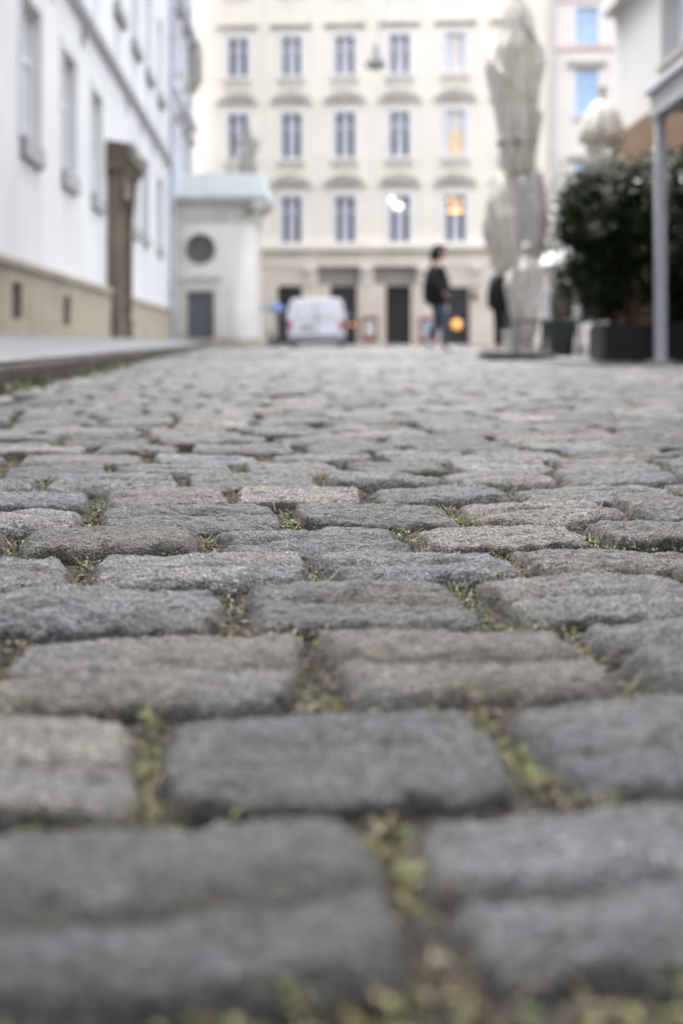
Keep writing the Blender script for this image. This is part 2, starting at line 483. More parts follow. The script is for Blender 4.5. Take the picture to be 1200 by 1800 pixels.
def granite():
    m = bpy.data.materials.new("worn_granite_setts"); m.use_nodes = True
    nt = m.node_tree; L = nt.links.new
    b = nt.nodes["Principled BSDF"]
    def node(t, **k):
        n = nt.nodes.new(t)
        for a, v_ in k.items():
            if a in n.inputs: n.inputs[a].default_value = v_
            else: setattr(n, a, v_)
        return n
    def attr(n): a = node("ShaderNodeAttribute"); a.attribute_name = n; return a.outputs['Fac']
    geo = node("ShaderNodeTexCoord").outputs['Object']
    def noise(sc, det=4, rough=0.6):
        n = node("ShaderNodeTexNoise"); n.inputs['Scale'].default_value = sc; n.inputs['Detail'].default_value = det; n.inputs['Roughness'].default_value = rough
        L(geo, n.inputs['Vector']); return n.outputs['Fac']
    def ramp(fac, stops):
        r = node("ShaderNodeValToRGB"); el = r.color_ramp.elements
        while len(el) < len(stops): el.new(0.5)
        for e_, (p, c) in zip(el, stops): e_.position = p; e_.color = (*c, 1)
        L(fac, r.inputs['Fac']); return r.outputs[0]
    def mix(fac, a, b_, mode='MIX'):
        n = node("ShaderNodeMix"); n.data_type = 'RGBA'; n.blend_type = mode
        if isinstance(fac, float): n.inputs[0].default_value = fac
        else: L(fac, n.inputs[0])
        L(a, n.inputs[6]); L(b_, n.inputs[7]); return n.outputs[2]
    def math_(op, a, b_):
        n = node("ShaderNodeMath"); n.operation = op
        for i, q in enumerate((a, b_)):
            if isinstance(q, (int, float)): n.inputs[i].default_value = q
            else: L(q, n.inputs[i])
        return n.outputs[0]
    base = ramp(attr("tone"), [(0.0, (0.032, 0.034, 0.036)), (0.5, (0.066, 0.068, 0.069)), (1.0, (0.122, 0.124, 0.124))])
    hue = ramp(attr("hue"), [(0.0, (0.94, 0.99, 1.07)), (0.5, (1.0, 1.0, 1.0)), (1.0, (1.12, 1.0, 0.87))])
    c = mix(1.0, base, hue, 'MULTIPLY')
    blot = ramp(noise(16, 5, 0.65), [(0.28, (0.55, 0.54, 0.53)), (0.48, (1, 1, 1)), (0.7, (1.35, 1.33, 1.30))])
    c = mix(1.0, c, blot, 'MULTIPLY')
    blot2 = ramp(noise(48, 4, 0.6), [(0.3, (0.60, 0.60, 0.60)), (0.5, (1, 1, 1)), (0.68, (1.38, 1.37, 1.36))])
    c = mix(1.0, c, blot2, 'MULTIPLY')
    tint = ramp(noise(7, 4, 0.6), [(0.35, (0.93, 0.98, 1.08)), (0.52, (1, 1, 1)), (0.66, (1.12, 0.98, 0.82))])
    c = mix(1.0, c, tint, 'MULTIPLY')
    spk = ramp(noise(430, 2, 0.7), [(0.37, (0.10, 0.10, 0.11)), (0.46, (0.80, 0.80, 0.80)), (0.55, (1.15, 1.15, 1.15)), (0.63, (3.0, 2.97, 2.92))])
    c = mix(0.95, c, mix(1.0, c, spk, 'MULTIPLY'))
    spk2 = ramp(noise(170, 3, 0.6), [(0.33, (0.62, 0.62, 0.63)), (0.55, (1.05, 1.05, 1.05)), (0.72, (1.35, 1.34, 1.32))])
    c = mix(0.7, c, mix(1.0, c, spk2, 'MULTIPLY'))
    dirt_shade = math_('MULTIPLY', attr("dirt_shade"), ramp(noise(45, 4), [(0.4, (0, 0, 0)), (0.62, (1, 1, 1))]))
    dcol = ramp(noise(120, 3), [(0.3, (0.030, 0.025, 0.018)), (0.7, (0.105, 0.088, 0.062))])
    c = mix(math_('MULTIPLY', dirt_shade, 0.75), c, dcol)
    stain_shade = math_('MULTIPLY', attr("soil_shade"), ramp(noise(60, 4), [(0.3, (0.35, 0.35, 0.35)), (0.6, (1, 1, 1))]))
    c = mix(math_('MULTIPLY', stain_shade, 0.9), c, ramp(noise(150, 3), [(0.3, (0.022, 0.017, 0.012)), (0.7, (0.06, 0.048, 0.034))]))
    L(c, b.inputs['Base Color'])
    rr_ = node("ShaderNodeMapRange"); rr_.inputs['From Min'].default_value = .3; rr_.inputs['From Max'].default_value = .7; rr_.inputs['To Min'].default_value = .34; rr_.inputs['To Max'].default_value = .62
    L(noise(22, 4, .6), rr_.inputs['Value']); L(rr_.outputs[0], b.inputs['Roughness'])
    b.inputs['Specular IOR Level'].default_value = 0.5
    h = math_('ADD', math_('MULTIPLY', noise(420, 4, 0.7), 0.6), math_('MULTIPLY', noise(110, 4, 0.65), 1.0))
    bp = node("ShaderNodeBump"); bp.inputs['Strength'].default_value = 1.0; bp.inputs['Distance'].default_value = 0.010
    L(h, bp.inputs['Height']); L(bp.outputs[0], b.inputs['Normal'])
    return m
structure(link("cobbled_street", street, granite()))

# --- moss, seedlings and dry bits in the joints
def leaf_cloud(pts, sizes, tones, rng, up=0.55, bend=0.5, slim=0.45):
    n = len(pts)
    az = rng.uniform(0, 2*np.pi, n); el = rng.uniform(-0.2, 1.2, n)*up*2
    d = np.stack([np.cos(az)*np.cos(el), np.sin(az)*np.cos(el), np.sin(el)], -1)
    w = np.stack([-np.sin(az), np.cos(az), rng.normal(0, .5, n)], -1)
    w /= np.linalg.norm(w, axis=1, keepdims=True)
    nn = np.cross(d, w)
    S = sizes[:, None]; wd = slim*S*rng.uniform(.6, 1.2, n)[:, None]
    p0 = pts; p1 = pts+d*S*.5+w*wd*.5+nn*S*.12; p2 = pts+d*S-nn*S*bend*.3; p3 = pts+d*S*.5-w*wd*.5+nn*S*.12
    V = np.stack([p0, p1, p2, p3], 1).reshape(-1, 3)
    F = np.arange(4*n).reshape(n, 4)
    return V, F, np.repeat(tones, 4)
rng = np.random.default_rng(5)
PP, SS, TT = [], [], []
def scatter(u0, u1, v0, v1, n, smin, smax, green, hmax=0.012):
    u = rng.uniform(u0, u1, n); vv = rng.uniform(v0, v1, n)
    x, y = uv2xy(u, vv)
    z = soil_z(x, y) + rng.random(n)**1.5*hmax
    kp = fbm(x*26+3, y*26, 2.0, 2) > -.40+.30*rng.random()
    x, y, z = x[kp], y[kp], z[kp]; n = len(x)
    PP.append(np.stack([x, y, z], -1)); SS.append(rng.uniform(smin, smax, n))
    patch = 0.5+0.5*fbm(x*30, y*30, 7.0, 2)
    TT.append(np.clip(rng.normal(0.30+0.42*green, .22, n)+(patch-.5)*.6, 0, 1))
for (ju, jv, jl, jw, Y) in JOINTS:
    g_ = rng.random()
    if Y < 0.62: n, a, b_ = 450, .003, .008
    elif Y < 1.1: n, a, b_ = 460, .0022, .0065
    elif Y < 2.6: n, a, b_ = 460, .002, .006
    elif Y < 4.5: n, a, b_ = 110, .003, .010
    else: n, a, b_ = 22, .006, .014
    n = int(n*rng.uniform(.5, 1.3))
    scatter(ju-jw*.85, ju+jw*.85, jv-jl*.55, jv+jl*.55, n, a, b_, g_, 0.007 if rng.random() < .75 else 0.015)
    # thinner growth in the long joint at the row's front edge
    if Y < 3.0 and rng.random() < .75:
        w_ = rng.uniform(.03, .09)
        scatter(ju-w_, ju+w_, jv-jl*.5-.012, jv-jl*.5+.012, int(n*.5), a, b_, g_, .010)
scatter(-.35, .35, .36, .446, 2600, .003, .010, .5, .014)
for v0, v1, us in rows[:9]:
    scatter(-.8, .8, v0-.008, v0+.006, 160, .002, .005, .1, .003)
V, F, T = leaf_cloud(np.concatenate(PP), np.concatenate(SS), np.concatenate(TT), rng)
me = np_mesh("joint_moss", V, F, {"tone": T}, smooth=False)
M_moss = leaf_mat("moss_and_dry_bits", [(0.0, (0.014, 0.010, 0.007)), (0.28, (0.045, 0.03, 0.018)), (0.42, (0.11, 0.08, 0.045)), (0.50, (0.23, 0.185, 0.105)), (0.60, (0.15, 0.165, 0.04)), (0.80, (0.065, 0.115, 0.022)), (1.0, (0.025, 0.06, 0.012))])
o = link("moss", me, M_moss)
tag(o, "green and straw coloured moss in the joints between the cobbles", "moss", kind="stuff")

# straws and rootlets
mb = MB()
for (ju, jv, jl, jw, Y) in JOINTS:
    if Y > 2.6: continue
    for _ in range(9):
        x, y = uv2xy(ju+random.uniform(-jw, jw)*.7, jv+random.uniform(-jl, jl)*.5)
        z = float(soil_z(np.array([x]), np.array([y]))[0])+.003
        a = random.uniform(0, 6.28); l_ = random.uniform(.008, .022)
        mb.tube((x, y, z), (x+math.cos(a)*l_, y+math.sin(a)*l_, z+random.uniform(-.001, .012)), .0005, .0003, 4)
o = mb.build("dry_straws", mat("dry_straw", (0.40, 0.32, 0.18), 0.8, 0.2, 50))
tag(o, "thin dry straws lying in the joints between the cobbles", "straw litter", kind="stuff")
# pebbles
mb = MB()
for (ju, jv, jl, jw, Y) in JOINTS:
    if Y > 2.2: continue
    for _ in range(3):
        x, y = uv2xy(ju+random.uniform(-jw, jw)*.6, jv+random.uniform(-jl, jl)*.5)
        r_ = random.uniform(.0015, .004)
        z = float(soil_z(np.array([x]), np.array([y]))[0])+r_*.6
        mb.ball((x, y, z), r_*random.uniform(.8, 1.3), r_*random.uniform(.8, 1.3), r_*.8, 6)
o = mb.build("gravel", mat("pale_grit", (0.13, 0.115, 0.095), 0.8, 0.3, 90))
tag(o, "pale grit scattered in the joints between the cobbles", "grit", kind="stuff")

# ------------------------------------------------------------------ kerb and sidewalk
WD = 0.0466
def wall_x(y): return -4.69 - WD*(y-19.3)
ky = [-2 + 1.1*i for i in range(49)]
mb = MB()
for i in range(len(ky)-1):
    y0, y1 = ky[i]+.006, ky[i+1]-.006
    x0, x1 = kerb_x(y0), kerb_x(y1)
    j = random.uniform(-.006, .006); jz = random.uniform(-.005, .005)
    n = 6
    sec = [(0.0+j, -.05), (0.0+j-.006, .075+jz), (-.012+j, .093+jz), (-.032+j, .101+jz), (-.30, .108+jz), (-.30, -.05)]
    v = [(x0+a, y0, b) for a, b in sec]+[(x1+a, y1, b) for a, b in sec]
    mb.add(v, [(k_, (k_+1) % n, (k_+1) % n+n, k_+n) for k_ in range(n)]+[tuple(range(n-1, -1, -1)), tuple(range(n, 2*n))])
structure(mb.build("kerb", M_kerb))
xs_n = 14
ys = np.linspace(-3, 51.5, 110)
Vv = []
for y in ys:
    a, b = kerb_x(y)-.03, wall_x(y)-.1
    for i in range(xs_n):
        t = i/(xs_n-1)
        Vv.append((a+(b-a)*t, y, .1125+.20*t**0.9))
Vv = np.array(Vv); i = np.arange(len(Vv)).reshape(len(ys), xs_n)
Ff = np.stack([i[:-1,:-1], i[1:,:-1], i[1:,1:], i[:-1,1:]], -1).reshape(-1, 4)
structure(link("sidewalk", np_mesh("sidewalk", Vv, Ff[:, ::-1]), M_tile))
# weeds along the foot of the kerb
PP, SS, TT = [], [], []
n = 9000
y = 3+rng.random(n)**1.6*30; x = kerb_x(y)+np.abs(rng.normal(0, .05, n))
cl = fbm(y*1.3, y*0+3, 1.0, 3) > -0.05
x, y = x[cl], y[cl]; n = len(x)
P = np.stack([x, y, -.02+rng.random(n)*.05*np.exp(-(x-kerb_x(y))/.05)], -1)
V, F, T = leaf_cloud(P, rng.uniform(.012, .035, n), np.clip(rng.normal(.62, .24, n), 0, 1), rng)
o = link("undergrowth", np_mesh("undergrowth", V, F, {"tone": T}, smooth=False), M_moss)
tag(o, "low weeds and moss along the foot of the dark kerb", "weeds", kind="stuff")
# rubble and litter lying along the gutter: larger setts set beside the kerb
mb = MB()
for i in range(60):
    y = 3.5+i*.34; x = kerb_x(y)+random.uniform(.06, .12)
    mb.ball((x, y, -.024+random.uniform(-.004, .004)), random.uniform(.06, .09), random.uniform(.12, .16), random.uniform(.012, .020), 10)
structure(mb.build("gutter_stones", mat("gutter_stone", (0.17, 0.17, 0.165), 0.8, 0.2, 9), smooth=True))

# ------------------------------------------------------------------ generic window
def window(parent, cx, z0, z1, w, recess, sash, pane, sill=None, hood=None, surround=None, curtain=None, transom=.66, bars=1, name="window", fr=.055):
    """window (sash bars) > pane, sill, pediment, surround, curtain"""
    x0, x1 = cx-w/2, cx+w/2
    m = MB()
    y0, y1 = recess-.05, recess
    m.box(x0, x0+fr, y0, y1, z0, z1); m.box(x1-fr, x1, y0, y1, z0, z1)
    m.box(x0+fr, x1-fr, y0, y1, z0, z0+fr); m.box(x0+fr, x1-fr, y0, y1, z1-fr, z1)
    for k in range(bars):
        bx = x0+(k+1)*w/(bars+1)
        m.box(bx-fr*.6, bx+fr*.6, y0+.003, y1, z0+fr, z1-fr)
    if transom:
        zt = z0+(z1-z0)*transom
        m.box(x0+fr, x1-fr, y0-.004, y1, zt-fr*.6, zt+fr*.6)
    wo = m.build(name, sash, parent)
    MB().box(x0, x1, recess-.012, recess+.03, z0, z1).build("pane", pane, wo)
    if curtain:
        cw, cm = curtain
        MB().box(cx-cw/2, cx+cw/2, recess-.024, recess-.0125, z0+fr, z1-fr).build("curtain", cm, wo)
    if sill:
        h, pr, ov, mm = sill
        MB().box(x0-ov, x1+ov, -pr, recess-.06, z0-h, z0-.002).build("sill", mm, wo, bevel=.008)
    if surround:
        sw, pr, mm = surround
        s = MB()
        s.box(x0-sw, x0, -pr, .004, z0, z1+sw); s.box(x1, x1+sw, -pr, .004, z0, z1+sw); s.box(x0, x1, -pr, .004, z1, z1+sw)
        s.build("surround", mm, wo)
    if hood:
        kind, hw, za, zb, pr, mm = hood
        s = MB()
        if kind == 'flat':
            s.box(cx-hw, cx+hw, -pr, .005, za, zb); s.box(cx-hw*.93, cx+hw*.93, -pr*.6, .004, za-.09, za-.001)
        else:
            arc = [(cx+hw*math.cos(a), za+.05+(zb-za-.05)*math.sin(a)) for a in np.linspace(0, math.pi, 15)]
            s.prism([(cx-hw*1.06, za)]+[(cx-hw*1.06, za+.05)]+arc[::-1]+[(cx+hw*1.06, za+.05), (cx+hw*1.06, za)], -pr, .005)
            # carved shell in the tympanum
            for k in range(7):
                a = math.pi*(k+.5)/7
                s.tube((cx, -pr-.01, za+.08), (cx+hw*.62*math.cos(a), -pr-.03, za+.08+(zb-za)*.62*math.sin(a)), .03, .06, 6)
        s.build("pediment", mm, wo)
    return wo

# ------------------------------------------------------------------ left white building
LW = Frame(-4.69-0.0466*(-19.3), 0.0, math.pi/2+math.atan(WD))
lw = empty("palace_building", (LW.o.x, 0, 0), LW.rz, "long white plastered building with sandstone plinth and brown stone doorway along the sidewalk", "building")
L = lambda x, y: LW.hit(x, y)
lx0, lx1, ltop = -14.0, 50.0, 15.2
zsill = [L(55, 232)[1], L(119, 305)[1], L(171, 362)[1]]
zs_low = sum(zsill)/3
ztop_low = L(123, 100)[1]
wins = [L(54, 200)[0], L(120, 200)[0], L(170, 250)[0]]
sp = (wins[2]-wins[0])/2
lowx = [wins[0]+sp*k for k in range(-8, 7)]
P0 = L(190, 400)[0]
px0, px1 = 31.6, 34.4
pz = 4.62
wl = [x for x in lowx if not (px0-1.0 < x < px1+1.0) and x < 49]
w4 = L(255, 400)[0]
wl = [x for x in wl if abs(x-w4) > 2.2]+[w4]
holes = []
HW = .86
for x in wl: holes.append((x-HW, x+HW, zs_low, ztop_low))
mez = [L(147, 80)[0]+sp*k for k in range(-6, 6)]
mez = [x for x in mez if x < 48 and not (px0 < x < px1)]
MW = .4
mz0, mz1 = L(147, 117)[1], L(147, 52)[1]
for x in mez: holes.append((x-MW, x+MW, mz0+.35, mz1))
zu = 8.15
for x in lowx:
    if x < 49: holes.append((x-HW, x+HW, zu, zu+2.5)); holes.append((x-.75, x+.75, zu+4.0, zu+6.0))
plz = L(0, 455)[1]
mb = MB(); wall_mesh(mb, lx0, lx1, 0.0, ltop, holes, .22, 9.0)
mb.build("wall", M_white, lw)
# plinth with cellar openings
ch = []
for a, b, t, bt in ((10, 27, 497, 560), (102, 114, 521, 572)):
    xa, xb = L(a, 530)[0], L(b, 530)[0]
    c_ = (xa+xb)/2; ch.append((c_-.42, c_+.42, L((a+b)/2, bt)[1], L((a+b)/2, t)[1]))
ch += [(k-.42, k+.42, ch[0][2], ch[0][3]) for k in (3., 9., 14.)]
p = MB(); wall_mesh(p, 0, px0+.05, 0.0, plz, [(h[0], h[1], h[2], h[3]) for h in ch], .06, .09)
pl_ = p.build("plinth", M_plinth, lw); pl_.location = (0, -.10, 0)
p = MB(); wall_mesh(p, px1-.05, lx1, 0.0, plz-.02, [], .06, .09)
p.build("plinth", M_plinth, lw).location = (0, -.10, 0)
MB().prismx([(-.10,plz-.10),(-.17,plz-.07),(-.17,plz+.02),(-.13,plz+.05),(-.02,plz+.10),(-.005,plz+.10),(-.005,plz-.10)], 0, px0-.02).build("plinth_moulding", mat("plinth_moulding_stone", (0.34,0.31,0.255), .9, .15, 2.0), lw)
MB().prismx([(-.10,plz-.12),(-.15,plz-.09),(-.15,plz-.02),(-.02,plz+.06),(-.005,plz+.06),(-.005,plz-.12)], px1+.02, lx1).build("plinth_moulding", MATS["plinth_moulding_stone"], lw)
for h in ch:
    MB().box(h[0]-.01, h[1]+.01, -.036, -.012, h[2]-.01, h[3]+.01).build("cellar_opening", M_dark, lw)
zstr = L(200, 130)[1]
MB().prismx([(-.16,zstr),(-.20,zstr+.05),(-.20,zstr+.17),(-.004,zstr+.24),(-.004,zstr-.06)], lx0, lx1).build("string_course", mat("grey_string_course", (0.54,0.545,0.56), .85, .06), lw)
MB().box(lx0, lx1, -.6, 0.004, ltop-.5, ltop-.002).build("cornice", M_white, lw)
MB().prismx([(-.75,ltop),(4.4,ltop+2.5),(9.4,ltop)], lx0-.3, lx1+.3).build("roof", M_rooftile, lw)
for x in wl:
    window(lw, x, zs_low, ztop_low, HW*2, .20, M_wframe if x < 38 else M_slate, M_palerefl if x < 38 else mat("grey_glazing",(0.2,0.21,0.23),.2,.1), sill=(.30, .10, .05, M_slate), surround=(.16, .03, mat("warm_grey_surround",(0.58,0.575,0.565),.9,.05)), transom=.62)
for x in mez: window(lw, x, mz0+.35, mz1, MW*2, .20, mat("grey_lavender_sash",(0.5,0.51,0.56),.5,.05), M_palerefl, transom=None)
for x in lowx:
    if x < 49:
        window(lw, x, zu, zu+2.5, HW*2, .20, M_wframe, M_palerefl, sill=(.28, .16, .12, M_slate), surround=(.14, .03, M_wframe))
        window(lw, x, zu+4.0, zu+6.0, 1.5, .20, M_wframe, M_palerefl, sill=(.2, .14, .1, M_slate))
        MB().box(x-.22, x+.22, -.025, .004, zstr+.45, zu-.5).build("apron_panel", mat("blue_grey_panel",(0.57,0.58,0.62),.9,.05), lw)  # flat panel in one even blue-grey
# brown stone portal
pd = .27
mb = MB()
mb.box(px0, px0+.55, -pd, 0.003, 0.0, 3.55); mb.box(px1-.55, px1, -pd, 0.003, 0.0, 3.55)
mb.box(px0-.05, px0+.60, -pd-.05, 0.004, .0, .75); mb.box(px1-.60, px1+.05, -pd-.05, 0.004, .0, .75)
mb.box(px0+.08, px0+.47, -pd-.04, -pd+.01, .9, 3.1); mb.box(px1-.47, px1-.08, -pd-.04, -pd+.01, .9, 3.1)
mb.box(px0-.02, px1+.02, -pd-.03, 0.005, 3.55, 4.05)
portal = mb.build("portal", M_portal, lw)
MB().prismx([(-pd-.03,4.05),(-pd-.10,4.10),(-pd-.14,4.22),(-pd-.26,4.32),(-pd-.27,pz),(0.005,pz+.08),(0.005,4.05)], px0-.25, px1+.6).build("portal_cornice", mat("dark_brown_cornice",(0.12,0.095,0.07),.85,.2,3.0), lw)
for q in (px0+.1, px1-.45):
    MB().prismx([(-pd-.02,3.0),(-pd-.07,3.3),(-pd-.11,3.7),(-pd-.12,4.05),(-pd-.02,4.05)], q, q+.35).build("console", MATS["dark_brown_cornice"], lw)
dd = MB().box(px0+.55, px1-.55, -.12, .004, .3, 3.5)
for k in range(2):
    for j in range(3):
        xa = px0+.60+k*.68; dd.box(xa, xa+.60, -.15, -.11, .45+j*1.0, 1.3+j*1.0)
door = dd.build("door", M_door, lw)
MB().ball((px0+1.18, -.18, 1.3), .05).build("handle", M_metal, door)
# drainpipe at the corner of the white building
dp = empty("drainpipe", (LW.o+LW.d*49.3+LW.n*.16).to_tuple(), LW.rz, "grey zinc drainpipe running down the far corner of the white building", "drainpipe")
d_ = MB().tube((0,0,.25),(0,0,14.9),.085,n=16); d_.box(-.11,.11,-.11,.11,.25,1.2)
d_.build("pipe", M_zinc, dp)
for k in range(5): MB().tube((0,0,1.8+k*3),(0,0,1.9+k*3),.11,n=16).build("bracket", M_slate, dp)

# ------------------------------------------------------------------ second wing beyond the chapel on the left
WG = Frame(at(304, 600, 52.6).x, 52.6, math.pi/2+0.038)
wg = empty("grey_townhouse", (WG.o.x, WG.o.y, 0), WG.rz, "pale blue grey building rising behind the small chapel, with a projecting stone bay", "building")
M_wing = mat("shaded_blue_grey_plaster", (0.60, 0.61, 0.655), .9, .08, .6)  # the wall's cool shading is put into this base colour
hs = [(x-.5, x+.5, z, z+2.0) for x in (2.0, 5.2, 8.4) for z in (2.2, 6.5, 10.6, 14.6)]
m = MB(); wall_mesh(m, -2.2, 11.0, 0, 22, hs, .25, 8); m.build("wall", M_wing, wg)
for h in hs: window(wg, (h[0]+h[1])/2, h[2], h[3], 1.0, .2, M_wframe, mat("grey_shade_glass",(0.30,0.30,0.31),.3,.1), sill=(.15,.12,.1,M_slate), hood=('flat',.8,h[3]+.3,h[3]+.5,.22,M_slate))
for z in (5.4, 9.6, 13.6): MB().box(-2.2, 11, -.22, .004, z, z+.3).build("string_course", M_wing, wg)
b_ = MB().box(8.6, 10.9, -.45, .003, 11.9, 13.3); b_.prismx([(-.45,11.9),(-.003,11.2),(-.003,11.9)], 8.6, 10.9)
b_.build("bay", mat("mottled_grey_stone",(0.40,0.39,0.35),.9,.2,2.5), wg)
MB().prismx([(-.4,22),(4,25.5),(8.3,22)], -2.4, 11.2).build("roof", M_rooftile, wg)

# ------------------------------------------------------------------ small chapel
CF = Frame(at(376, 600, 52).x, 52, 0)
cp = empty("chapel", (CF.o.x, 52, 0), 0, "small pale stone chapel with round window, grey door and patinated sheet roof", "chapel")
C = lambda x, y: CF.hit(x, y)
cx0, cx1 = C(306, 400)[0], C(446, 400)[0]
zc = C(376, 352)[1]
odx, odz = C(352, 438); orad = 27*52/FPX
dx0, dx1 = C(328, 500)[0], C(376, 500)[0]; dz1 = C(352, 512)[1]; dz0 = C(352, 598)[1]
rc = .95
# front with rounded right corner, as a swept outline
outl = [(cx0, 4.5), (cx0, 0)]+[(cx1-rc+rc*math.sin(a), rc-rc*math.cos(a)) for a in np.linspace(0, math.pi/2, 10)]+[(cx1, 4.5)]
m = MB()
n = len(outl)
# walls except the front run, which carries the door and the oculus
for k in range(n):
    if k == 1: continue
    a, b = outl[k], outl[(k+1) % n]
    m.quad((a[0],a[1],0),(b[0],b[1],0),(b[0],b[1],zc),(a[0],a[1],zc))
xf = cx1-rc
seg = 40
circ = [(odx+orad*math.cos(2*math.pi*i/seg), odz+orad*math.sin(2*math.pi*i/seg)) for i in range(seg)]
za, zb = odz-orad-.12, odz+orad+.12
xa, xb = odx-orad-.12, odx+orad+.12
def q_(x0,x1,z0,z1): m.quad((x0,0,z0),(x1,0,z0),(x1,0,z1),(x0,0,z1))
q_(cx0,xf,zb,zc); q_(cx0,xa,za,zb); q_(xb,xf,za,zb)
q_(cx0,xf,dz1,za); q_(cx0,dx0,0,dz1); q_(dx1,xf,0,dz1); q_(dx0,dx1,0,dz0)
def sq(i):
    a = 2*math.pi*i/seg; c, s_ = math.cos(a), math.sin(a); t = (orad+.12)/max(abs(c), abs(s_)); return (odx+c*t, odz+s_*t)
for i in range(seg):
    j = (i+1) % seg; A, B_ = sq(i), sq(j)
    m.quad((circ[i][0],0,circ[i][1]),(A[0],0,A[1]),(B_[0],0,B_[1]),(circ[j][0],0,circ[j][1]))
    m.quad((circ[i][0],0,circ[i][1]),(circ[j][0],0,circ[j][1]),(circ[j][0],.3,circ[j][1]),(circ[i][0],.3,circ[i][1]))
for (a,b) in (((dx0,dz0),(dx0,dz1)),((dx0,dz1),(dx1,dz1)),((dx1,dz1),(dx1,dz0))):
    m.quad((a[0],0,a[1]),(b[0],0,b[1]),(b[0],.22,b[1]),(a[0],.22,a[1]))
m.build("wall", M_chapel, cp)
oc = MB()
for i in range(seg):
    j=(i+1)%seg; k1=1.16
    P=[(odx+(circ[i][0]-odx)*f, odz+(circ[i][1]-odz)*f) for f in (1,k1)]+[(odx+(circ[j][0]-odx)*f, odz+(circ[j][1]-odz)*f) for f in (k1,1)]
    oc.quad(*[(p_[0],-.05,p_[1]) for p_ in P]); oc.quad((P[0][0],-.05,P[0][1]),(P[3][0],-.05,P[3][1]),(P[3][0],.05,P[3][1]),(P[0][0],.05,P[0][1]))
    oc.quad((P[1][0],-.05,P[1][1]),(P[2][0],-.05,P[2][1]),(P[2][0],.003,P[2][1]),(P[1][0],.003,P[1][1]))
ow = oc.build("round_window", M_chapel, cp)
gl = MB(); gl.add([(a,.28,b) for a,b in circ],[tuple(range(seg))]); gl.build("pane", M_oculus, ow)
dr = MB().box(dx0, dx1, .2, .26, dz0, dz1)
for k in range(2): dr.box(dx0+.08+k*.5, dx0+.46+k*.5, .18, .199, dz0+.15, dz1-.15)
dr = dr.build("door", M_greydoor, cp)
MB().ball((dx1-.12,.16,1.1),.035).build("handle", M_metal, dr)
df = MB(); df.box(dx0-.14, dx0-.002, -.04, .02, 0, dz1+.14); df.box(dx1+.002, dx1+.14, -.04, .02, 0, dz1+.14); df.box(dx0-.002, dx1+.002, -.04, .02, dz1+.002, dz1+.14)
df.build("door_frame", mat("beige_door_surround",(0.60,0.56,0.48),.9,.08), cp)
l0, l1 = C(300, 490)[0], C(391, 490)[0]
MB().box(l0, l1, -.16, -.001, C(350,494)[1], C(350,484)[1]).build("ledge", M_chapel_trim, cp, bevel=.03)
MB().box(cx0-.12, cx0+.28, -.10, -.002, 0, C(350,494)[1]-.01).build("pilaster", M_chapel_trim, cp)
MB().box(l0-.02, cx0+.25, -.09, -.003, C(350,484)[1]+.01, zc-.6).build("pilaster", M_chapel_trim, cp)
def ring(off, z0, z1, name, mm, off2=None):
    off2 = off if off2 is None else off2
    def ol(d): return [(cx0-d, 4.5), (cx0-d, -d)]+[(cx1-rc+(rc+d)*math.sin(a), rc-(rc+d)*math.cos(a)) for a in np.linspace(0, math.pi/2, 10)]+[(cx1+d, 4.5)]
    A, B_ = ol(off), ol(off2)
    mm_ = MB(); n_ = len(A)
    mm_.add([(x,y,z0) for x,y in A]+[(x,y,z1) for x,y in B_], [(k,(k+1)%n_,(k+1)%n_+n_,k+n_) for k in range(n_)]+[tuple(range(n_-1,-1,-1)),tuple(range(n_,2*n_))])
    return mm_.build(name, mm, cp)
ring(.02, zc-.85, zc-.23, "frieze", M_chapel_trim, .10)
def slab(o0, o1, z0, z1, name, mm):
    q0 = [(cx0-o0,-o0),(cx1+o0,-o0),(cx1+o0,4.5),(cx0-o0,4.5)]; q1 = [(cx0-o1,-o1),(cx1+o1,-o1),(cx1+o1,4.5),(cx0-o1,4.5)]
    return MB().add([(x,y,z0) for x,y in q0]+[(x,y,z1) for x,y in q1], [(k,(k+1)%4,(k+1)%4+4,k+4) for k in range(4)]+[(3,2,1,0),(4,5,6,7)]).build(name, mm, cp)
slab(.06, .42, zc-.22, zc-.02, "cornice", M_chapel_trim)
slab(.45, .45, zc-.018, zc+.10, "cornice", M_chapel_trim)
ring(.02, 0.0, .32, "base_course", mat("tan_base_stone",(0.48,0.42,0.33),.9,.12), .02)
ztop = C(376, 306)[1]
slab(.50, .30, zc+.10, ztop, "roof", M_copper)
sm = MB()
for k in range(9):
    x_ = cx0-.4+k*(cx1-cx0+.8)/8
    sm.add([(x_-.015,-.515,zc+.10),(x_+.015,-.515,zc+.10),(x_+.015,-.315,ztop+.01),(x_-.015,-.315,ztop+.01),(x_-.015,-.45,zc+.10),(x_+.015,-.45,zc+.10),(x_+.015,-.25,ztop+.01),(x_-.015,-.25,ztop+.01)],[(0,1,2,3),(7,6,5,4),(0,3,7,4),(1,5,6,2),(3,2,6,7),(0,4,5,1)])
sm.build("roof_seams", M_copper, cp)
MB().box(cx1-.1, cx1+.42, -.5, .5, zc-.42, zc-.03).build("scroll_bracket", M_chapel_trim, cp, bevel=.12)

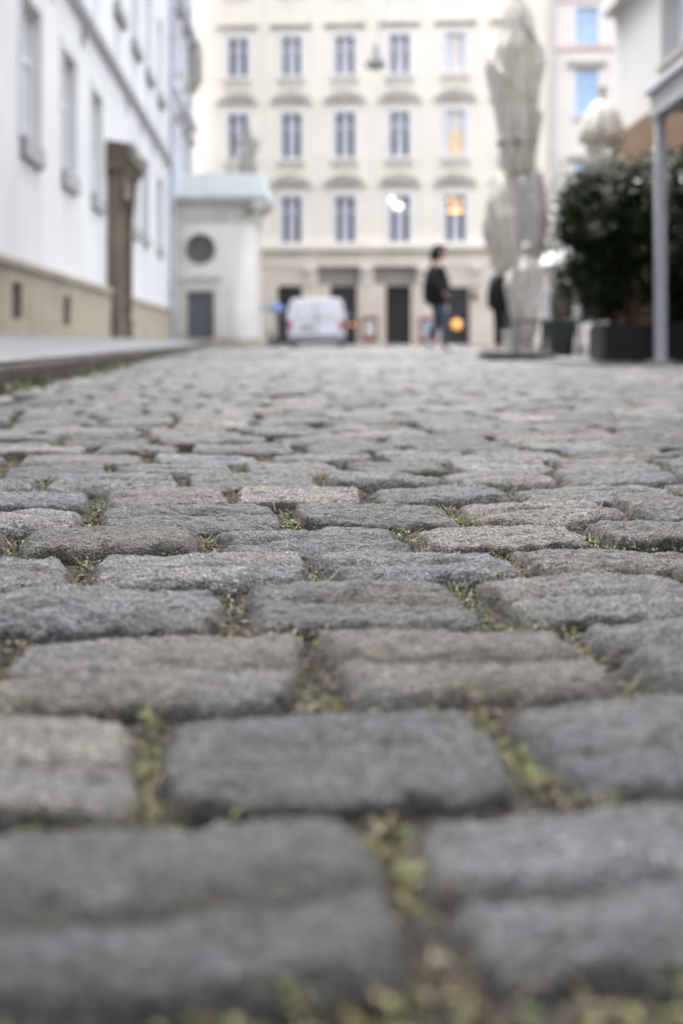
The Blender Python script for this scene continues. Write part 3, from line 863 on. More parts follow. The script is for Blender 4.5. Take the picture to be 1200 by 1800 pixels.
# ------------------------------------------------------------------ skinned figures
def skin(name, nodes, edges, material, parent, sub=2, root=0):
    """one continuous surface grown round a skeleton; nodes: (x,y,z,rx[,ry])"""
    me = bpy.data.meshes.new(name); me.from_pydata([n_[:3] for n_ in nodes], edges, [])
    o = bpy.data.objects.new(name, me); COL.objects.link(o)
    md = o.modifiers.new("skin", 'SKIN'); md.use_smooth_shade = True; md.branch_smoothing = .5
    sv = me.skin_vertices[0].data
    for i, n_ in enumerate(nodes):
        sv[i].radius = (n_[3], n_[4] if len(n_) > 4 else n_[3]); sv[i].use_root = (i == root)
    ss = o.modifiers.new("sub", 'SUBSURF'); ss.levels = sub; ss.render_levels = sub
    dg = bpy.context.evaluated_depsgraph_get(); dg.update()
    nm = bpy.data.meshes.new_from_object(o.evaluated_get(dg))
    bpy.data.objects.remove(o); bpy.data.meshes.remove(me)
    nm.materials.clear()
    return link(name, nm, material, parent, True)
def chain(nodes, edges, pts, start=None):
    prev = start
    for p_ in pts:
        nodes.append(p_); i = len(nodes)-1
        if prev is not None: edges.append((prev, i))
        prev = i
    return prev

# statue on the chapel roof
stt = empty("roof_statue", tuple(at(436, 330, 53.2)), R(-90), "weathered grey stone statue standing on the chapel roof", "statue")
st0 = stt.location.z
n_, e_ = [], []
b0 = chain(n_, e_, [(0,0,.30,.36,.30),(0,0,.75,.33,.27),(.03,0,1.2,.27,.23),(0,0,1.55,.25,.30),(0,0,1.85,.20,.26)])
nk = chain(n_, e_, [(0,0,2.05,.09),(.02,0,2.25,.135),(.02,0,2.38,.10)], b0)
sL = chain(n_, e_, [(0,.32,1.85,.11),(.1,.42,1.5,.10),(.32,.22,1.4,.08),(.4,.1,1.45,.06)], b0)
sR = chain(n_, e_, [(0,-.32,1.85,.11),(.05,-.46,1.55,.10),(.25,-.45,1.75,.07),(.3,-.42,1.85,.06)], b0)
skin("body", n_, e_, M_statue, stt)
mb = MB(); mb.box(-.45,.45,-.45,.45,-.05,.12); mb.box(-.36,.36,-.36,.36,.119,.34); mb.build("pedestal", M_statue, stt, bevel=.02)
rb = MB()
for k in range(11):
    a = k/11*6.28; rb.tube((math.cos(a)*.34,math.sin(a)*.32,.34),(math.cos(a+.25)*.22,math.sin(a+.25)*.22,1.45),.10,.05,8)
rb.build("robe_folds", M_statue, stt, True)
fn = empty("roof_finial", tuple(at(405, 334, 52.6)), 0, "slender grey finial post on the front eave of the chapel roof", "finial")
MB().lathe([(.13,-.08),(.13,.1),(.07,.16),(.06,.55),(.11,.62),(.11,.75),(.05,.82),(.045,1.2),(.09,1.27),(.02,1.42)],14).build("post", M_statue, fn, True)

# ------------------------------------------------------------------ main cream facade
MF = Frame(0, 64, R(-6.0))
mf = empty("apartment_building", (0, 64, 0), MF.rz, "cream four storey facade with rows of arched hoods over white windows closing the street", "building")
H = lambda x, y: MF.hit(x, y)
cols = [H(x, 237)[0] for x in (418, 512, 606, 702, 800)]
dcol = (cols[4]-cols[0])/4
allc = cols+[cols[4]+dcol]
fx0, fx1 = H(318, 300)[0], H(966, 300)[0]
zr = [(H(606, b)[1], H(606, a)[1]) for a, b in ((62, 131), (197, 277), (344, 428))]
W = .90
zr4 = (zr[0][0]+ (zr[0][0]-zr[1][0]), zr[0][1]+(zr[0][0]-zr[1][0]))
holes = [(c-W/2, c+W/2, a, b) for c in allc for a, b in zr+[zr4]]
zg = H(606, 468)[1]
doors = []
for a, b, t, bt in ((487, 530, 502, 606), (580, 627, 502, 606), (677, 722, 502, 612), (786, 824, 505, 606), (880, 925, 505, 606)):
    xa, xb = H(a, 550)[0], H(b, 550)[0]
    doors.append((xa, xb, 0.06, H(606, t)[1]))
rec = []
for a, b in ((557, 632), (655, 731)):
    rec.append((H(a, 480)[0], H(b, 480)[0], doors[1][3]+.02, zg))
ftop = zr4[1]+1.6
zgl = H(606, 440)[1]
m = MB(); wall_mesh(m, fx0, fx1, zgl, ftop, holes, .26, 10); m.build("wall", M_cream, mf)
m = MB(); wall_mesh(m, fx0, fx1, 0, zgl-.001, doors+rec, .35, 9.9); m.build("ground_floor_wall", M_sandst, mf)
for r_ in rec: MB().box(r_[0], r_[1], .30, .36, r_[2], r_[3]).build("transom_panel", M_transom, mf)
for k, d_ in enumerate(doors):
    dm = MB(); w_ = d_[1]-d_[0]
    dm.box(d_[0], d_[1], .30, .345, d_[2], d_[3])
    for a in (d_[0], d_[0]+w_*.47, d_[1]-.07): dm.box(a, a+.07, .26, .299, d_[2], d_[3])
    dm.box(d_[0]+.07, d_[1]-.07, .262, .299, d_[3]-.62, d_[3]-.55)
    dm.build("door", M_shopdark if k != 2 else mat("black_doorway",(0.022,0.02,0.02),.6,.2), mf)
MB().box(fx0, fx1, -.32, .005, H(606,440)[1], H(606,431)[1]).build("cornice", M_creamtrim, mf)
MB().box(fx0, fx1, -.18, .004, H(606,431)[1]+.001, H(606,426)[1]).build("string_course", M_creamtrim, mf)
MB().box(fx0, fx1, -.10, .003, H(606,468)[1]+.002, H(606,463)[1]).build("fascia_moulding", M_creamtrim, mf)
for x in (449, 545, 643, 743, 838, 930):
    c = H(x, 480)[0]
    z1_ = zg-.02
    b_ = MB().prismx([(-.42,z1_),(-.40,z1_-.22),(-.22,z1_-.42),(-.14,z1_-.85),(-.003,z1_-.95),(-.003,z1_)], c-.2, c+.2)
    b_.build("bracket", M_creamtrim, mf)
    MB().box(c-.26, c+.26, -.10, -.002, 0, z1_-.97).build("pilaster", M_sandst, mf)
for j, (a, b) in enumerate(zr+[zr4]):
    for i, c in enumerate(allc):
        pane = M_glass; cur = (.34, M_curtain)
        if i == 4 and j < 2: pane, cur = M_paleglass, (.30, mat("warm_reflection_strip",(0.78,0.72,0.66),.8,.05))  # sky and warm reflections put into the pane and strip colours
        hood = ('flat', .95, b+.42, b+.56, .16, M_orna) if j in (0, 3) else ('arch', .95, b+.40, b+.98, .15, M_orna)
        wo = window(mf, c, a, b, W, .22, M_wframe, pane, sill=(.16, .16, .18, M_creamtrim), surround=(.13, .05, M_wframe), hood=hood, curtain=cur, transom=.68, bars=0, fr=.05)
        if j < 3: MB().box(c-.62, c+.62, -.06, .003, a-.52, a-.165).build("apron", mat("apron_stone",(0.66,0.62,0.54),.9,.12,3.0), wo)
        if i == 4 and j == 2:
            MB().ball((c, .15, a+1.45), .36, .05, .10).build("lamp", M_warmbright, wo)
            MB().ball((c-.22, .15, a+1.9), .09, .04, .2).build("lamp", M_warm, wo); MB().ball((c+.24, .15, a+1.85), .08, .04, .16).build("lamp", M_warm, wo)
        if i == 3 and j == 2:
            MB().ball((c-.36, .12, a+1.98), .12, .05, .12).build("lamp", M_whiteglint, wo); MB().ball((c-.08, .12, a+1.68), .22, .05, .12).build("lamp", M_whiteglint, wo)  # glowing balls added for sun highlights reflected in the glass
        if i == 4 and j == 1:
            MB().box(c-.30, c+.34, .165, .19, a+.15, a+1.15).build("warm_reflection", mat("warm_reflection_glow",(0.8,0.6,0.4),.8,.05, emit=(1,.72,.45), estr=.012), wo)  # faintly glowing panel added for a warm reflection in the glass
MB().box(fx0, fx1, -.55, .005, ftop-.45, ftop-.003).build("eaves_cornice", M_creamtrim, mf)
MB().prismx([(-.7,ftop),(5,ftop+4.2),(10.5,ftop)], fx0-.05, fx1+.05).build("roof", M_rooftile, mf)

# neighbour with rosy trims and panes coloured blue for reflected sky
NX = H(975, 300)[0]
nb = empty("neighbour_building", (0, 64, 0), MF.rz, "narrow pale rosy building with windows tinted blue for reflected sky and pink trims beside the cream facade", "building")
nx1 = NX+9.0
cb = [H(1031, 100)[0]]; cb.append(cb[0]+2.7); cb.append(cb[1]+2.7)
zz = [(H(1031, 205)[1], H(1031, 122)[1]), (H(1031, 80)[1], H(1031, 12)[1])]
zz += [(zz[0][0]-4.2, zz[0][1]-4.2), (zz[1][0]+3.9, zz[1][1]+3.9)]
hs = [(c-.5, c+.5, a, b) for c in cb for a, b in zz]
m = MB(); wall_mesh(m, NX, nx1, 0, ftop+1.5, hs, .25, 9.5); m.build("wall", M_pink, nb)
for h in hs:
    window(nb, (h[0]+h[1])/2, h[2], h[3], 1.0, .2, mat("lavender_sash",(0.62,0.66,0.80),.5,.04), M_blueglass, surround=(.14,.04,M_wframe), hood=('flat',.85,h[3]+.16,h[3]+.36,.24,M_orna) if h[2] < zz[0][0]+.1 else None, transom=.7, bars=0, sill=(.12,.14,.14,M_pinktrim))
for y in (83, -3): MB().box(NX, nx1, -.12, .004, H(1031,y)[1]-.12, H(1031,y)[1]+.12).build("string_course", M_pinktrim, nb)
MB().box(NX-.26, NX-.002, -.22, .5, 0, ftop+1).build("pilaster", mat("grey_party_pilaster",(0.60,0.58,0.55),.9,.06), nb)
MB().prismx([(-.5,ftop+1.5),(4.5,ftop+5),(9.8,ftop+1.5)], NX, nx1).build("roof", M_rooftile, nb)

# posters beside the doors
def poster(name, x0, x1, y0, y1, label, inner, grp):
    a, zt = H(x0, y0); b, zb = H(x1, y1)
    p_ = empty(name, tuple(MF.o+MF.d*((a+b)/2)+MF.n*.13), MF.rz, label, "poster", grp)
    w_, h_ = (b-a), (zt-zb)
    f = MB(); t = .15
    f.box(-w_/2, w_/2, -.07, .03, zb, zb+t*1.4); f.box(-w_/2, w_/2, -.07, .03, zt-t, zt); f.box(-w_/2, -w_/2+t*.7, -.07, .03, zb+t*1.4, zt-t); f.box(w_/2-t*.7, w_/2, -.07, .03, zb+t*1.4, zt-t)
    f.build("frame", M_poster_red, p_)
    MB().box(-w_/2+t*.7, w_/2-t*.7, -.03, .02, zb+t*1.4, zt-t).build("sheet", M_poster_white, p_)
    if inner: MB().box(-w_/2+t, w_/2-t*1.6, -.034, -.03, zb+(zt-zb)*.5, zt-t*1.6).build("picture", inner, p_)
poster("poster_case", 637, 664, 556, 599, "red framed poster case between the white van and the black doorway", None, "poster cases on the cream facade")
poster("poster_case", 738, 768, 558, 602, "red framed poster case with pale blue picture behind the walking person", M_poster_blue, "poster cases on the cream facade")
# glowing round lamps in the shop doors
for (x, y, r_, lab) in ((802, 570, .24, "round orange glowing lamp in the shop door beside the walking person"), (618, 571, .08, "small orange glowing lamp in the doorway beside the white van")):
    c, z = H(x, y)
    p_ = empty("globe_lamp", tuple(MF.o+MF.d*c-MF.n*.2+Vector((0,0,z))), MF.rz, lab, "lamp", "orange lamps in the shop doors")
    MB().ball((0, 0, 0), r_).build("globe", M_warm, p_, True)
    MB().tube((0, 0, r_*.95), (0, 0, max(.5, doors[0][3]-z+.02)), .012).build("stem", M_metal, p_)
# round hanging shop sign bracket near right door
c, z = H(833, 520)
sg = empty("bracket_sign", tuple(MF.o+MF.d*c+MF.n*.1+Vector((0,0,z))), MF.rz, "small dull red oval sign on a bracket by the far right shop door", "sign")
MB().ball((0, -.25, 0), .16, .05, .26).build("disc", mat("dull_red_sign",(0.30,0.14,0.14),.6,.15), sg, True)
MB().tube((0, -.25, .24), (0, .02, .42), .02).build("arm", M_metal, sg)

# ------------------------------------------------------------------ white van, rear view
VY = 47.0
vb = at(555.5, 612, VY)
van = empty("delivery_van", (vb.x, VY, 0), 0, "white panel van parked with its windowless back doors facing the cobbled street", "van")
def vsec(hw_b, hw_m, hw_t, zb, zm, zt):
    pts = []
    h = [(hw_b*.9, zb), (hw_b, zb+.08), (hw_m, zb+(zm-zb)*.45), (hw_m, zm), (hw_t+(hw_m-hw_t)*.45, zm+(zt-zm)*.55), (hw_t, zt-.16), (hw_t-.05, zt-.06), (hw_t-.17, zt-.012), (hw_t*.4, zt)]
    return [(x, z) for x, z in h]+[(-x, z) for x, z in h[::-1]]
secs = [(0.02, vsec(.90,.935,.84,.32,1.0,1.58)), (.0, vsec(.92,.955,.86,.30,1.0,1.62)), (.12, vsec(.94,.97,.875,.28,1.0,1.645)), (.6, vsec(.95,.98,.88,.24,1.0,1.66)), (2.4, vsec(.95,.98,.88,.24,1.0,1.665)), (3.0, vsec(.95,.98,.85,.24,1.0,1.60)), (3.5, vsec(.94,.96,.72,.24,.98,1.15)), (4.2, vsec(.90,.92,.6,.26,.8,.95)), (4.45, vsec(.80,.82,.5,.32,.6,.72))]
secs[0] = (.03, [(x*.965, .9+(z-.9)*.965) for x, z in secs[1][1]])
v_, f_ = [], []
n = len(secs[0][1])
for y, s_ in secs: v_ += [(x, y, z) for x, z in s_]
for k in range(len(secs)-1):
    for i in range(n): f_.append((k*n+i, k*n+(i+1)%n, (k+1)*n+(i+1)%n, (k+1)*n+i))
f_.append(tuple(range(n-1,-1,-1))); f_.append(tuple(range((len(secs)-1)*n, len(secs)*n)))
body = MB().add(v_, f_).build("body", M_vanwhite, van)
seam = mat("door_seam", (0.25,0.25,0.27), .6, .05)
dd = MB(); dd.box(-.006,.006,-.012,.04,.42,1.52); dd.box(-.80,.80,-.010,.04,.41,.42); dd.build("door_seam", seam, van)
dl = MB(); dl.box(-.70,-.03,-.018,.03,1.02,1.46); dl.box(.03,.70,-.018,.03,1.02,1.46); dl.build("rear_door_panel", M_vanwhite, van, bevel=.008)
MB().box(.03,.12,-.03,.03,.92,.97).build("door_handle", M_bumper, van)
bp_ = MB(); bp_.box(-.93,.93,-.10,.12,.17,.44); bp_.build("bumper", mat("pale_grey_bumper",(0.30,0.30,0.32),.5,.05), van, bevel=.04)
MB().box(-.90,.90,-.06,.2,.12,.172).build("bumper_skirt", M_bumper, van)
for s_ in (-1, 1):
    MB().box(s_*.875-.075, s_*.875+.075, -.025, .14, .58, .90).build("tail_light", M_red, van, bevel=.02)
    MB().box(s_*.875-.06, s_*.875+.06, -.03, -.02, .66, .72).build("reverse_light", M_plate, van)
MB().box(-.52+.0,-.10,-.02,.03,.60,.76).build("licence_plate", M_plate, van)
for s_ in (-1, 1):
    for y in (.85, 3.55):
        w_ = MB()
        w_.add(*(lambda q: (q.v, q.f))(MB().tube((s_*.74,y,.31),(s_*.95,y,.31),.31,n=28)))
        wo = w_.build("wheel", M_rubber, van)
        MB().tube((s_*.945,y,.31),(s_*.958,y,.31),.19,n=24).build("rim", M_rim, wo)
    MB().box(s_*.98-.02 if s_ < 0 else .97, s_*.98+.01 if s_ < 0 else 1.0, 2.5, 3.2, 1.02, 1.12).build("side_window", M_glass, van)
    MB().box(min(s_*.98,s_*1.16), max(s_*.98,s_*1.16), 3.0, 3.12, 1.0, 1.22).build("wing_mirror", M_bumper, van, bevel=.02)
sw = MB().quad((-.70,3.03,1.545),(.70,3.03,1.545),(.66,3.46,1.17),(-.66,3.46,1.17)); sw.build("windscreen", M_glass, van).location = (0,.02,.02)

# ------------------------------------------------------------------ people
def person(name, loc, rz, label, pose, upper, lower, shoe, hooded=True):
    P_ = empty(name, loc, rz, label, "person")
    hip, lk, la, lt, rk, ra, rt = pose['hip'], *pose['L'], *pose['R']
    # body: one continuous skinned figure, facing +x
    n_, e_ = [], []
    n_.append((*hip, .125, .15))
    ch_ = chain(n_, e_, [(hip[0], 0, hip[2]+.16, .115, .14), (hip[0]-.01, 0, hip[2]+.36, .12, .165), (hip[0]-.01, 0, hip[2]+.48, .10, .16)], 0)
    hd_ = chain(n_, e_, [(hip[0]+.01, 0, hip[2]+.57, .055), (hip[0]+.045, 0, hip[2]+.66, .088, .076), (hip[0]+.05, 0, hip[2]+.74, .098, .082), (hip[0]+.04, 0, hip[2]+.80, .07, .06)], ch_)
    chain(n_, e_, [(hip[0]+.15, 0, hip[2]+.675, .018), (hip[0]+.17, 0, hip[2]+.665, .012)], len(n_)-3)   # nose
    chain(n_, e_, [(hip[0]+.12, 0, hip[2]+.615, .032)], len(n_)-5)                                      # chin
    for sy, (k, a, t) in ((1, pose['L']), (-1, pose['R'])):
        chain(n_, e_, [(hip[0], sy*.095, hip[2]-.08, .085), k+(.06,), a+(.042,), t+(.035,)], 0)
    arms = {}
    for sy, (el, wr) in ((1, pose['LA']), (-1, pose['RA'])):
        w = chain(n_, e_, [(hip[0]-.01, sy*.19, hip[2]+.46, .06), el+(.046,), wr+(.032,)], ch_)
        pw = Vector(wr); de = (pw-Vector(el)).normalized()
        pc = pw+de*.06
        chain(n_, e_, [(*pc, .026, .036)], w); ip = len(n_)-1
        for q in range(4):
            b_ = pc+de*.045+Vector((0, sy*(.028-.019*q)*.6, .0)); c_ = b_+de*(.035+.006*(q in (1, 2)))+Vector((0, 0, -.012))
            chain(n_, e_, [(*b_, .0095), (*c_, .008)], ip)
        tb = pc+de*.0+Vector((.03, 0, .018)); chain(n_, e_, [(*tb, .0105), (*(tb+de*.03), .009)], ip)
    skin("body", n_, e_, M_skin, P_)
    # trousers
    n_, e_ = [(hip[0], 0, hip[2]+.1, .14, .16)], []
    chain(n_, e_, [(*hip, .15, .17)], 0)
    for sy, (k, a, t) in ((1, pose['L']), (-1, pose['R'])):
        a2 = tuple(Vector(k).lerp(Vector(a), .93))
        chain(n_, e_, [(hip[0], sy*.09, hip[2]-.1, .115), tuple(Vector((hip[0], sy*.095, hip[2]-.1)).lerp(Vector(k), .5))+(.10,), k+(.082,), tuple(Vector(k).lerp(Vector(a), .5))+(.075,), a2+(.066,)], 0)
    skin("trousers", n_, e_, lower, P_)
    # jacket with sleeves
    n_, e_ = [(hip[0], 0, hip[2]-.20, .235, .24)], []
    c_ = chain(n_, e_, [(hip[0], 0, hip[2]-.05, .25, .25), (hip[0]-.005, 0, hip[2]+.14, .255, .25), (hip[0]-.015, 0, hip[2]+.33, .245, .25), (hip[0]-.01, 0, hip[2]+.47, .17, .19), (hip[0]-.005, 0, hip[2]+.545, .09, .09)], 0)
    for sy, (el, wr) in ((1, pose['LA']), (-1, pose['RA'])):
        chain(n_, e_, [(hip[0]-.01, sy*.20, hip[2]+.45, .10), el+(.092,), tuple(Vector(el).lerp(Vector(wr), 1.12))+(.075,)], c_-1)
    skin("jacket", n_, e_, upper, P_)
    if hooded:
        n_, e_ = [], []
        chain(n_, e_, [(hip[0]-.05, 0, hip[2]+.54, .09, .10), (hip[0]-.035, 0, hip[2]+.66, .105, .10), (hip[0]-.01, 0, hip[2]+.765, .115, .095), (hip[0]+.045, 0, hip[2]+.83, .075, .07)])
        skin("hood", n_, e_, upper, P_)
    h_ = MB().ball((hip[0]+.035, 0, hip[2]+.775), .105, .088, .075, 16); h_.build("hair", M_hair, P_, True)
    for sy in (1, -1):
        MB().ball((hip[0]+.135, sy*.032, hip[2]+.715), .010).build("eye", M_dark, P_, True)
    for sy, (k, a, t) in ((1, pose['L']), (-1, pose['R'])):
        n_, e_ = [], []
        A, T_ = Vector(a), Vector(t); d = (T_-A); hx = A-Vector((d.x, 0, d.z))*.28+Vector((0, 0, -.035))
        chain(n_, e_, [(*hx, .045), (*(A.lerp(T_, .4)+Vector((0, 0, -.012))), .055, .05), (*T_, .042, .048), (*(T_+d*.22), .030, .04)])
        skin("shoe", n_, e_, shoe, P_)
    P_.scale = (1.09, 1.09, 1.07)
    return P_
wp = at(770, 619, 25.0)
person("person", (wp.x, 25.0, 0), 0, "person in black hooded jacket, blue jeans and white shoes walking to the right",
       dict(hip=(-.02, 0, .96), L=((.02, .09, .52), (-.17, .09, .22), (-.12, .09, .08)), R=((.10, -.09, .52), (.10, -.09, .09), (.25, -.09, .05)),
            LA=((-.10, .27, 1.17), (.06, .25, 1.0)), RA=((-.12, -.27, 1.17), (.05, -.26, .99))), M_jacket, M_jeans, M_shoe)
w2 = at(872, 616, 28.5)
person("person", (w2.x+.06, 28.5, 0), R(12), "person dressed all in black standing behind the tall folded parasol",
       dict(hip=(0, 0, .95), L=((.01, .11, .51), (0, .12, .09), (.15, .13, .05)), R=((.02, -.11, .51), (-.02, -.12, .09), (.13, -.13, .05)),
            LA=((-.04, .25, 1.16), (.06, .24, .93)), RA=((-.04, -.25, 1.16), (.06, -.24, .93))), M_jacket, M_blackcloth, M_blackcloth, False)

# ------------------------------------------------------------------ parasols
def parasol(name, loc, rz, label, prof, hem_z, pole_top, base, seed, canvas=None, folds=8, valance=None, grp="cream parasols on the terrace"):
    canvas = canvas or M_canvas
    p_ = empty(name, loc, rz, label, "parasol", grp)
    rs = random.Random(seed); ph = rs.uniform(0, 6)
    def fold(a, z):
        tw = ph+z*rs_t
        w_ = (a/(2*math.pi)+.62*z+ph) % 1.0
        f_ = 1+.17*math.cos(folds*a+tw)+.10*math.cos((folds//2)*a-1.7*z+ph)+.26*w_**1.5-.08
        return f_+.14*mnoise.noise(Vector((math.cos(a)*1.6+seed, math.sin(a)*1.6, z*2.2)))
    rs_t = rs.uniform(.5, 1.3)
    # resample profile
    zs = np.linspace(prof[0][1], prof[-1][1], 90)
    pr = [(float(np.interp(z, [q[1] for q in prof], [q[0] for q in prof])), float(z)) for z in zs]
    MB().lathe(pr, 144, fold=fold).build("canopy", canvas, p_, True)
    MB().tube((0, 0, .05), (0, 0, pole_top), .032, n=16).build("pole", mat("pale_wood_pole", (0.58, 0.55, 0.50), .6, .1), p_)
    MB().lathe([(.05,0),(.075,.05),(.05,.10),(.02,.16)], 14, (0,0,pole_top-.03)).build("finial", canvas, p_, True)
    if valance:
        r_, z0_, z1_ = valance
        MB().lathe([(r_, z0_), (r_*.96, z0_+(z1_-z0_)*.35), (r_*.72, z0_+(z1_-z0_)*.75), (r_*.30, z1_)], 72, fold=lambda a, z: 1+.10*math.cos(folds*a+ph)+.05*math.cos(3*a)).build("valance", canvas, p_, True)
    sz, bm_ = base
    MB().box(-sz, sz, -sz, sz, 0, .085).build("base", bm_, p_, bevel=.012)
    MB().tube((0, 0, .08), (0, 0, .45), .05, n=16).build("socket", M_concrete, p_)
    return p_
p1 = at(907, 628, 15.3)
P1 = parasol("parasol", (p1.x, 15.3, 0), 0, "tallest cream parasol, folded, nearest on the terrace with dark base slab", [(.13,2.02),(.165,2.12),(.20,2.5),(.235,2.9),(.265,3.2),(.25,3.38),(.17,3.55),(.15,3.72),(.10,3.86),(.03,3.93)], 2.04, 3.95, (.38, M_base), 3)
# loose flap wound round the furled canopy and its strap
def flap(parent, pts, w, mm, name):
    m_ = MB(); v_ = []
    for k, q in enumerate(pts):
        q = Vector(q); v_ += [q+Vector((0, -.012, w/2)), q+Vector((0, -.012, -w/2)), q+Vector((0, .012, -w/2)), q+Vector((0, .012, w/2))]
    f_ = []
    for k in range(len(pts)-1):
        for i in range(4): f_.append((k*4+i, k*4+(i+1)%4, (k+1)*4+(i+1)%4, (k+1)*4+i))
    f_ += [(0,1,2,3), tuple(range(len(v_)-1, len(v_)-5, -1))]
    return m_.add(v_, f_).build(name, mm, parent, True)
flap(P1, [(.02,-.17,3.70),(.10,-.22,3.60),(.17,-.20,3.50),(.20,-.12,3.42)], .15, M_canvas, 'flap')
MB().lathe([(.2,2.33),(.225,2.35),(.225,2.40),(.2,2.42)], 30).build("strap", M_canvas_old, P1, True)
p2 = at(903, 618, 23)
parasol("parasol", (p2.x, 23, 0), .6, "lower cream parasol, loosely folded, standing right behind the tallest one", [(.16,1.28),(.34,1.42),(.40,1.8),(.38,2.2),(.33,2.5),(.24,2.85),(.13,3.1),(.05,3.22)], 1.3, 3.25, (.4, M_concrete), 9, M_canvas_old, 6, valance=None)
p2b = at(932, 618, 21.5)
parasol("parasol", (p2b.x, 21.5, 0), .2, "greyer folded parasol with smooth skirt hanging beside the loosely folded one", [(.15,1.62),(.20,1.75),(.235,2.1),(.21,2.5),(.15,2.75),(.06,2.9)], 1.6, 2.95, (.36, M_concrete), 15, mat("grey_canvas",(0.40,0.39,0.375),.9,.08,2.0), 5)
p3 = at(924, 618, 19.5)
parasol("parasol", (p3.x, 19.5, 0), 1.1, "small pale parasol folded low, shortest of the terrace parasols", [(.06,.20),(.12,.30),(.20,.62),(.235,.95),(.20,1.2),(.09,1.36),(.03,1.42)], .2, 1.45, (.22, M_concrete), 21, mat("pale_grey_canvas",(0.50,0.48,0.455),.9,.14,5.0), 5)
p4 = at(1058, 618, 20)
parasol("parasol", (p4.x, 20, 0), .3, "cream bell shaped parasol with reddish finial rising behind the hedge", [(.14,2.0),(.20,2.3),(.20,2.8),(.16,3.2),(.10,3.5),(.04,3.62)], 2.0, 3.72, (.4, M_concrete), 31, M_canvas, 8, valance=(.31, 3.03, 3.62))
MB().ball((p4.x, 20, 3.79), .06).build("parasol_knob", mat("reddish_wood",(0.35,0.2,0.15),.6,.1), None, True)
o = bpy.data.objects["parasol_knob"]; o.name = "knob"
pr4 = [x for x in bpy.data.objects if x.name.startswith("parasol") and abs(x.location.y-20) < .01 and x.type == 'EMPTY'][0]
o.data.transform(Matrix.Translation((-p4.x, -20, 0))); o.parent = pr4; o.rotation_euler = (0,0,-.3)
# open white parasol far back
p5 = at(985, 600, 38)
w5 = empty("open_parasol", (p5.x, 38, 0), .2, "open white parasol far back beside the hedge", "parasol")
cn = MB(); k8 = 8
rim = [(1.0*math.cos(a), 1.0*math.sin(a)) for a in np.linspace(0, 2*math.pi, k8, endpoint=False)]
cn.add([(0,0,2.72)]+[(x,y,2.26) for x,y in rim]+[(x,y,2.10) for x,y in rim]+[(0,0,2.66)], [(0,1+i,1+(i+1)%k8) for i in range(k8)]+[(1+i,9+i,9+(i+1)%k8,1+(i+1)%k8) for i in range(k8)]+[(17,9+(i+1)%k8,9+i) for i in range(k8)])
cn.build("canopy", mat("white_canvas",(0.55,0.55,0.56),.85,.04), w5)
MB().tube((0,0,.05),(0,0,2.7),.03).build("pole", M_metal, w5)
MB().lathe([(.3,0),(.3,.06),(.06,.1)],20).build("base", M_concrete, w5)
# two small blue parasols by the chapel corner
for (x, y0, r_, lab) in ((452, 540, .30, "blue parasol half hidden by the corner of the chapel"), (485, 541, .36, "open blue parasol between the chapel and the white van")):
    q = at(x, y0, 57)
    b5 = empty("blue_parasol", (q.x, 57, 0), .3, lab, "parasol", "blue parasols by the chapel")
    cn = MB().lathe([(r_,q.z-.14),(r_*.98,q.z-.02),(r_*.5,q.z+.15),(.03,q.z+.24)], 10); cn.build("canopy", M_blue, b5)
    MB().tube((0,0,0),(0,0,q.z+.2),.03).build("pole", M_metal, b5)
    MB().lathe([(.16,0),(.16,.3),(.08,.4)],12).build("base", M_metal, b5)
# bollard
q = at(474, 606, 55)
bo = empty("bollard", (q.x, 55, 0), 0, "short grey bollard below the blue parasols", "bollard")
MB().lathe([(.11,0),(.10,.55),(.12,.6),(.09,.72),(.03,.78)],14).build("post", M_slate, bo, True)

# ------------------------------------------------------------------ right building
RW = Frame(4.70, 24.2, -math.pi/2)
rw = empty("corner_building", (4.70, 24.2, 0), RW.rz, "pale plastered building on the right with oiled wood shopfront fascia", "building")
K = lambda x, y: RW.hit(x, y)
zf = K(1088, 262)[1]
wa, wz0 = K(1165, 112)[0], K(1175, 108)[1]
wholes = [(wa, wa+1.5, wz0, wz0+2.3), (wa+4, wa+5.5, wz0, wz0+2.3), (wa+8, wa+9.5, wz0, wz0+2.3)]
m = MB(); wall_mesh(m, 0, 34, zf, 9.5, wholes, .2, 8); m.build("wall", M_rwall, rw)
for h in wholes: window(rw, (h[0]+h[1])/2, h[2], h[3], 1.5, .18, mat("pale_steel_sash",(0.55,0.57,0.60),.5,.05), mat("pale_blue_grey_glass",(0.48,0.50,0.54),.15,.08), sill=(.1,.1,.08,M_slate), surround=(.12,.04,M_rwall))
zc_ = K(1088, 22)[1]
MB().box(0, 34, -.22, .004, zc_, zc_+.3).build("string_course", M_rwall, rw)
MB().box(0.002, 34, -.35, .003, zf-.75, zf-.002).build("fascia", M_wood, rw)
sf = MB()
for k in range(16): sf.box(.05+k*2.1, .2+k*2.1, -.12, .0, 0, zf-.752)
sf.box(0.001, 34, -.02, 7.9, 0, zf-.754); sf.build("shopfront", M_wood, rw)
for k in range(16): MB().box(.25+k*2.1, 2.1+k*2.1, -.06, -.021, .6, zf-.9).build("shop_window", mat("brownish_shop_glass",(0.20,0.12,0.07),.2,.3,.8), rw)
MB().prismx([(-.4,9.5),(4,12.5),(8.3,9.5)], -.2, 34).build("roof", M_rooftile, rw)

# terrace slab
structure(MB().box(2.05, 4.68, 12.05, 24.5, -.04, .018).build("terrace_paving", M_tile))

